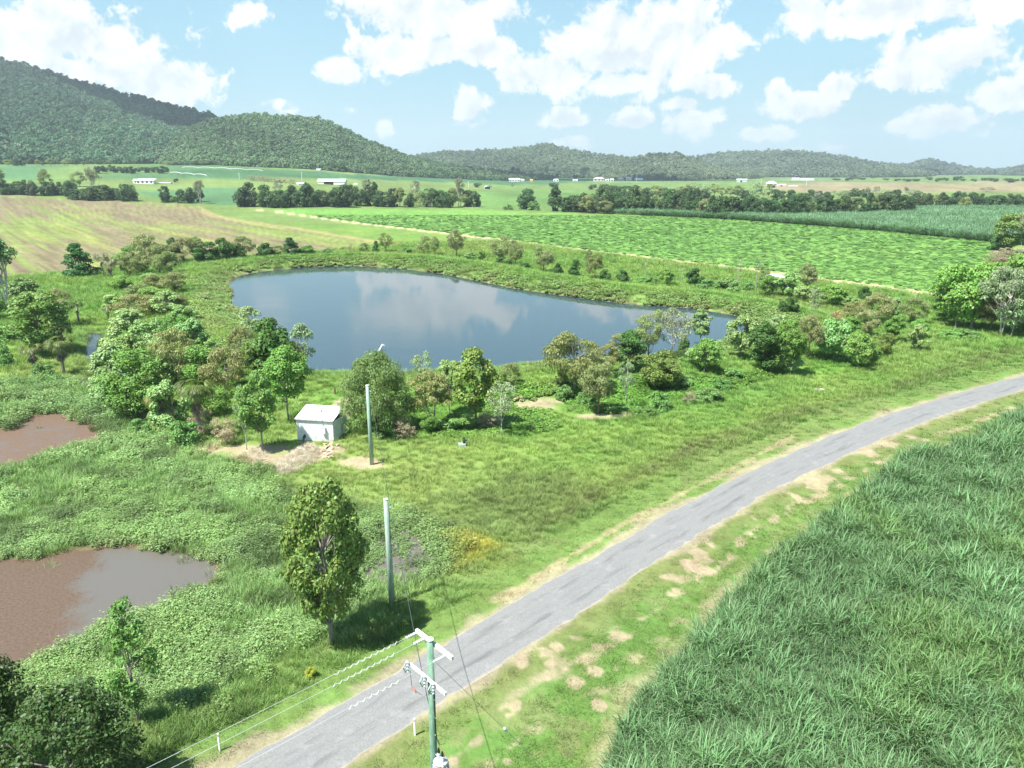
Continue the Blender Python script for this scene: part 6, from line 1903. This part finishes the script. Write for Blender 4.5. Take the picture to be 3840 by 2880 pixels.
def wood_pole(px_b, py_b, px_t, py_t, r0, r1, label):
    g = g1(px_b, py_b); zt = top_z(g.y, py_t)
    zc = g.y * math.cos(PITCH) - (zt - CAMH) * math.sin(PITCH); xt = (px_t - 1920) / FPX * zc
    o = empty('utility_pole', g, 0, label, 'pole')
    t = Vector((xt - g.x, 0, zt - g.z))
    MB().tube([t * -.03, t * .5, t], [r0, (r0 + r1) / 2, r1], 12).build('pole_shaft', M['green_pole_pale'], o, None, True)
    MB().lathe([(r1 * 1.06, -.02), (r1 * 1.06, .05), (.02, .08)], 12, tuple(t)).build('pole_cap', M['white_timber'], o)
    MB().tube([t * .93 + Vector((r1, 0, 0)), t * .93 + Vector((r1 + .16, -.02, 0))], .03, 6).build('hook', M['grey_metal'], o)
    MB().lathe([(.02, -.07), (.045, -.04), (.03, 0), (.045, .04), (.02, .07)], 8, tuple(t * .93 + Vector((r1 + .16, -.02, 0)))).build('insulator', M['porcelain'], o)
    MB().tube([t * .92 + Vector((r1 + .03, 0, 0)), t * .5 + Vector((r1 + .05, 0, 0)), Vector((r0 + .03, 0, .1))], .018, 5).build('cable', M['dark_wire'], o)
    return g + t * .93 + Vector((r1 + .16, -.02, 0))


W2 = wood_pole(1469, 2266, 1446, 1873, .19, .16, 'plain pale green service pole standing by the lone roadside tree')
W3 = wood_pole(1394, 1742, 1377, 1446, .20, .165, 'plain pale green service pole standing right of the pump shed')


def catenary(a, b, sag, n=24):
    a = Vector(a); b = Vector(b)
    return [a + (b - a) * (i / n) - Vector((0, 0, sag * 4 * (i / n) * (1 - i / n))) for i in range(n + 1)]


def wire(a, b, sag, r, m, label, n=24):
    o = MB().tube(catenary(a, b, sag, n), r, 6).build('overhead_wire', m)
    return tag(o, label, 'wire')


NEXT = PP + wd * 62
for i, (A_, s) in enumerate(zip(WIRE_A, WIRE_S)):
    B_ = NEXT + ad * s * 1.05 + Vector((0, 0, PH - .6))
    w_ = wire(A_, B_, .9, .008, M['wire'], ['thin power line leaving the outer left end of the top crossarm', 'thin power line leaving the top crossarm just left of the pole', 'thin power line leaving the right side of the top crossarm'][i])
    d_ = (B_ - A_); L = d_.length; d_.normalize(); sd = d_.cross(Vector((0, 0, 1))).normalized(); ud = sd.cross(d_)
    s0, s1 = ((.4, 3.4), (.9, 3.8), (1.6, 3.9))[i]
    pts = []
    for k in range(90):
        t = s0 + (s1 - s0) * k / 89; f = t / L
        c = A_ + (B_ - A_) * f - Vector((0, 0, .9 * 4 * f * (1 - f))); ph = k / 89 * (s1 - s0) / .30 * 6.283
        pts.append(c + (sd * math.cos(ph) + ud * math.sin(ph)) * .045)
    MB().tube(pts, .008, 5).build('spiral_damper', M['white_plastic'], w_)
wire(PP + Vector((0, 0, 7.4)) - ad * .17, W2, .25, .018, M['dark_wire'], 'dark service cable between the near pole and the pole by the lone tree')
wire(W2, W3, .5, .015, M['dark_wire'], 'thin service cable between the two plain green poles')
wire(W3 - Vector((.3, 0, 0)), MAST_TOP, .35, .012, M['dark_wire'], 'thin service cable from the plain pole to the shed mast')
sa = PP - wd * .16 + Vector((0, 0, 9.95)); sg = PP - wd * 7.2
st = wire(sa, sg, .02, .011, M['grey_metal'], 'slanting steel stay wire running from the near pole to the ground')
q = sa + (sg - sa) * .56; dq = (sg - sa).normalized()
b = MB(); b.tube([q - dq * .17, q - dq * .12, q - dq * .04, q, q + dq * .04, q + dq * .12, q + dq * .17], [.03, .075, .075, .04, .075, .075, .03], 8); b.build('stay_insulator', M['porcelain'], st)


# --- farm buildings across the valley
def px_box(x0, x1, yb, yt):
    g = g1((x0 + x1) / 2, yb); zc = g.y * math.cos(PITCH) + (CAMH - g.z) * math.sin(PITCH)
    return g, (x1 - x0) / FPX * zc, top_z(g.y, yt) - g.z


def building(x0, x1, yb, yt, label, cat='house', roof='hip', wallm='wall_white', roofm='roof_white', depth=.6, rz=0.0, windows=3, bay_shade=0, name='farm_house', eave=.62):
    g, w, h = px_box(x0, x1, yb, yt)
    d = max(4.0, w * depth); e = h * eave
    r = empty(name, (g.x, g.y + d / 2, g.z - .1), rz, label, cat)
    x = w / 2 * .94; y = d / 2 * .94
    b = MB()
    if roof == 'gable':   # ridge along x
        b.add([(-x, -y, 0), (x, -y, 0), (x, y, 0), (-x, y, 0), (-x, -y, e), (x, -y, e), (x, y, e), (-x, y, e), (-x, 0, h - .12), (x, 0, h - .12)], [(0, 1, 5, 4), (2, 3, 7, 6), (1, 2, 6, 9, 5), (3, 0, 4, 8, 7), (0, 3, 2, 1)])
    else:
        b.box(-x, x, -y, y, 0, e)
    b.build('wall', M[wallm], r)
    X_ = w / 2; Y_ = d / 2; b = MB()
    if roof == 'gable':
        b.add([(-X_, -Y_, e - .1), (X_, -Y_, e - .1), (X_, 0, h), (-X_, 0, h), (X_, Y_, e - .1), (-X_, Y_, e - .1), (-X_, -Y_, e - .25), (X_, -Y_, e - .25), (X_, Y_, e - .25), (-X_, Y_, e - .25)],
              [(0, 1, 2, 3), (3, 2, 4, 5), (0, 6, 7, 1), (4, 8, 9, 5)])
    elif roof == 'hip':
        k = min(X_ * .8, Y_)
        b.add([(-X_, -Y_, e), (X_, -Y_, e), (X_, Y_, e), (-X_, Y_, e), (-X_ + k, 0, h), (X_ - k, 0, h), (-X_, -Y_, e - .2), (X_, -Y_, e - .2), (X_, Y_, e - .2), (-X_, Y_, e - .2)],
              [(0, 1, 5, 4), (1, 2, 5), (2, 3, 4, 5), (3, 0, 4), (0, 6, 7, 1), (1, 7, 8, 2), (3, 9, 6, 0)])
    elif roof == 'arch':
        n = 10; vs = []
        for i in range(n + 1):
            a = math.pi * i / n
            vs += [(-X_ * math.cos(a), -Y_, e * .55 + (h - e * .55) * math.sin(a)), (-X_ * math.cos(a), Y_, e * .55 + (h - e * .55) * math.sin(a))]
        b.add(vs, [(2 * i, 2 * i + 2, 2 * i + 3, 2 * i + 1) for i in range(n)])
    else:
        b.add([(-X_, -Y_, e), (X_, -Y_, e), (X_, Y_, h), (-X_, Y_, h), (-X_, -Y_, e - .2), (X_, -Y_, e - .2)], [(0, 1, 2, 3), (0, 4, 5, 1)])
    b.build('roof', M[roofm], r)
    for i in range(windows):
        q = -x + 2 * x * (i + .5) / windows; ww = 2 * x / windows * .22
        f = MB().box(q - ww, q + ww, -y - .05, -y + .02, e * .35, e * .8).build('window', M['glass'], r)
    if bay_shade:
        MB().box(-x * bay_shade, x * bay_shade * .3, -y - .06, -y + .02, .05, e * .88).build('bay_shade', M['dark_in'], r)  # dark panel on the closed wall, painted as the shade of an open bay
    return r


building(508, 578, 690, 669, 'modern low farmhouse with grey roof and dark glazing in left fields', roof='skillion', roofm='roof_grey', windows=4, depth=.4)
building(498, 520, 688, 671, 'white wing beside the modern farmhouse', roof='gable', windows=1, depth=.9)
building(594, 640, 689, 683, 'long low grey sheds right of the modern farmhouse', 'shed', 'gable', 'wall_grey', 'roof_grey', .3, 0, 0, 0, 'farm_shed')
building(1189, 1295, 693, 671, 'big white gabled farm shed in the middle distance', 'shed', 'gable', 'wall_white', 'roof_white', .45, 0, 0, .55, 'farm_shed', .6)
building(1325, 1341, 694, 686, 'pale round-looking tank hut right of the big white shed', 'shed', 'hip', 'wall_white', 'roof_white', .9, 0, 0, 0, 'water_tank')
building(1112, 1140, 694, 684, 'white cluttered hut left of the big white shed', 'shed', 'gable', 'wall_white', 'roof_white', .7, 0, 1, 0, 'farm_shed')
building(1245, 1277, 635, 624, 'cream house at the foot of the wooded spur', roof='gable', wallm='wall_cream')
building(1286, 1318, 634, 625, 'blue-grey roofed house beside the cream house', roof='hip', roofm='roof_grey', wallm='wall_cream')
building(1185, 1202, 640, 632, 'small grey shed downhill from the cream house', 'shed', 'gable', 'wall_grey', 'roof_grey', .7, 0, 0, 0, 'farm_shed')
building(1436, 1458, 632, 623, 'white house among trees right of the spur houses', roof='gable')
building(1461, 1472, 634, 625, 'white hut beside the house among the trees', roof='gable', windows=1)
building(1500, 1514, 630, 624, 'pale roof half hidden in trees on the spur foot', roof='hip', windows=1)
building(1040, 1060, 560, 551, 'lone white roof high in the spur forest', roof='hip', windows=1)
building(1738, 1772, 632, 623, 'white roofed house in trees under the low peak', roof='hip')
building(1884, 1914, 648, 634, 'hip-roofed house on the rise left of the low peak', roof='hip', roofm='roof_pink')
building(1980, 1995, 649, 640, 'white hillside hut below the low peak', roof='gable', windows=1)
building(1908, 1950, 681, 668, 'long white farm building with dark verandah', roof='gable', windows=4, depth=.4)
building(1952, 1966, 680, 671, 'small pinkish shed joined to the long white building', 'shed', 'gable', 'wall_cream', 'roof_pink', .7, 0, 0, 0, 'farm_shed')
building(1987, 1999, 681, 672, 'tiny orange shed in the pasture', 'shed', 'gable', 'orange', 'orange', .8, 0, 0, 0, 'farm_shed')
building(1817, 1842, 709, 696, 'blue-grey arched open shed in the green pasture', 'shed', 'arch', 'wall_grey', 'roof_grey', .9, R(20), 0, 1.4, 'farm_shed', .7)
building(2074, 2096, 681, 671, 'white house behind dark bushes at centre', roof='hip', windows=2)
building(2148, 2166, 680, 672, 'low white hut between dark bushes at centre', roof='gable', windows=1)
building(2226, 2268, 680, 664, 'pink-roofed house in the hamlet at centre right', roof='hip', roofm='roof_pink', wallm='wall_cream')
building(2270, 2284, 680, 671, 'white annex beside the pink-roofed house', roof='gable', windows=1)
building(2288, 2302, 680, 670, 'cream hut in the hamlet', roof='gable', wallm='wall_cream', windows=1)
building(2316, 2340, 678, 666, 'cream pink-roofed house further right in the hamlet', roof='hip', roofm='roof_pink', wallm='wall_cream')
building(2348, 2370, 676, 663, 'white pink-roofed house at the right end of the hamlet', roof='gable', roofm='roof_pink')
building(2380, 2412, 676, 668, 'low white sheds right of the hamlet', 'shed', 'gable', 'wall_white', 'roof_white', .4, 0, 0, 0, 'farm_shed')
building(2480, 2520, 668, 661, 'long pale sheds at the foot of the knoll', 'shed', 'gable', 'wall_grey', 'roof_white', .4, 0, 0, 0, 'farm_shed')
building(2765, 2804, 683, 670, 'grey hay shed with open right end beyond the tree rows', 'shed', 'gable', 'wall_grey', 'roof_grey', .6, R(-15), 0, .3, 'farm_shed')
building(2877, 2913, 696, 679, 'white farmhouse with a big pale hip roof', roof='hip', wallm='wall_cream', eave=.5)
building(2917, 2948, 699, 690, 'low brownish sheds right of the white farmhouse', 'shed', 'gable', 'wall_cream', 'roof_pink', .5, 0, 0, .4, 'farm_shed')
building(2958, 2992, 701, 695, 'low ruined shed at the end of the farmyard', 'shed', 'gable', 'wall_cream', 'roof_pink', .5, 0, 0, 0, 'farm_shed')
building(2971, 3000, 676, 667, 'white shed at the left end of the far shed row', 'shed', 'gable', 'wall_white', 'roof_white', .4, 0, 0, 0, 'farm_shed')
building(3002, 3054, 677, 670, 'long white shed of the far shed row', 'shed', 'gable', 'wall_white', 'roof_white', .3, 0, 0, 0, 'farm_shed')
building(3124, 3143, 659, 650, 'white house far off under the flat-topped hill', roof='hip', windows=2)
building(3764, 3774, 656, 650, 'tiny white house far off at the right', roof='hip', windows=1)
g, w, h = px_box(2893, 2907, 704, 694)
wt = empty('water_tank', g, 0, 'dark round water tank in front of the white farmhouse', 'tank')
MB().lathe([(w / 2, 0), (w / 2, h * .85)], 14).build('tank', M['pipe'], wt); MB().lathe([(w / 2 * 1.05, h * .85), (.1, h)], 14).build('lid', M['pipe'], wt)

# irrigation booms: long spans on wheeled towers
def boom(x0, y0, x1, y1, spans, hpx, label):
    a = g1(x0, y0); c = g1(x1, y1)
    r = empty('irrigation_boom', a, 0, label, 'irrigator')
    zc = a.y; h = hpx / FPX * zc
    for i in range(spans + 1):
        p = (c - a) * (i / spans); p.z = terrain(np.array([a.x + p.x]), np.array([a.y + p.y]))[0] - a.z
        b = MB(); b.bar(p + Vector((-1.5, 0, 0)), p + Vector((0, 0, h)), .25, .25); b.bar(p + Vector((1.5, 0, 0)), p + Vector((0, 0, h)), .25, .25)
        b.build('tower', M['grey_metal'], r)
        if i < spans:
            q = (c - a) * ((i + 1) / spans); q.z = terrain(np.array([a.x + q.x]), np.array([a.y + q.y]))[0] - a.z
            up = Vector((0, 0, h))
            pts = [p + (q - p) * (k / 10) + up + Vector((0, 0, h * .55 * math.sin(math.pi * k / 10))) for k in range(11)]
            MB().tube(pts, .28, 5).build('span', M['white_plastic'], r)


boom(683, 633, 985, 645, 5, 5, 'white irrigation boom with arched spans in the upper cane field')
boom(638, 652, 775, 663, 3, 5, 'shorter white irrigation boom left of the long one')
# distant poles and mast
for (x, yb, yt, lab) in [(898, 674, 648, 'thin far power pole left of the bare windbreak'), (1133, 679, 645, 'thin far power pole behind the big white shed'), (2387, 680, 655, 'thin far power pole by the hamlet'), (1757, 705, 680, 'thin far power pole in the pasture by the arched shed'), (2854, 690, 667, 'thin far power pole left of the white farmhouse'), (3024, 697, 676, 'thin far power pole on the brown field')]:
    g = g1(x, yb); h = top_z(g.y, yt) - g.z
    p = empty('power_pole', g, 0, lab, 'pole', 'far power poles')
    MB().tube([(0, 0, -.2), (0, 0, h)], [.3, .22], 6).build('pole_shaft', M['white_timber'], p); MB().bar((-1.1, 0, h - .5), (1.1, 0, h - .5), .2, .2).build('crossarm', M['white_timber'], p)
d = rays(1710, 566)[0]; d = d / math.hypot(d[0], d[1]); q = Vector(d) * 3050; q.z += CAMH - 6
p = empty('radio_mast', q, 0, 'thin radio mast on the hilltop left of the low peak', 'mast')
b = MB()
for k in range(3): b.bar((math.cos(k * 2.1) * 1.0, math.sin(k * 2.1) * 1.0, -6), (0, 0, 24), .35, .35)
b.build('lattice', M['grey_metal'], p); MB().tube([(0, 0, 22), (0, 0, 29)], .2, 5).build('antenna', M['grey_metal'], p)
print('trees', TREE_N[0], 'objects', len(bpy.data.objects))

# two fair-weather clouds overhead that shade the mountain ridge and the foot of the far hills
def cloud(px, py, dist, alt, size, label, seed):
    d = rays(px, py)[0]; d = d / math.hypot(d[0], d[1]); t = Vector(d) * dist; t.z += CAMH
    p = t + SUN_FROM * ((alt - t.z) / SUN_FROM.z)
    import bmesh
    bm = bmesh.new(); bmesh.ops.create_icosphere(bm, subdivisions=4, radius=1)
    co = np.array([v.co[:] for v in bm.verts])
    n = fbm(co[:, 0] * 2.2 + seed, co[:, 1] * 2.2 + co[:, 2] * 1.7, 950 + seed, 4)
    for v, k in zip(bm.verts, n):
        v.co = v.co * (.62 + .75 * k); v.co.x *= size[0]; v.co.y *= size[1]; v.co.z = max(-.18, v.co.z) * size[2]
    me = bpy.data.meshes.new('cloud'); bm.to_mesh(me); bm.free()
    me.polygons.foreach_set('use_smooth', np.ones(len(me.polygons), dtype=bool))
    o = link('cloud', me, M['cloud'], None, p); o.rotation_euler = (0, 0, size[3])
    tag(o, label, 'cloud', None, 'structure')


M['cloud'] = simple_mat('cloud white', (.85, .86, .87), 1.0, 0, 0, .05, .01)
cloud(470, 365, 2330, 1150, (560, 150, 90, R(-38)), 'white cloud high over the left mountain', 1)
cloud(2050, 655, 1950, 1250, (480, 130, 80, R(-6)), 'white cloud high over the foot of the far hills', 2)
cloud(3330, 640, 3700, 1250, (230, 160, 80, 0), 'small white cloud high over the far right hills', 3)
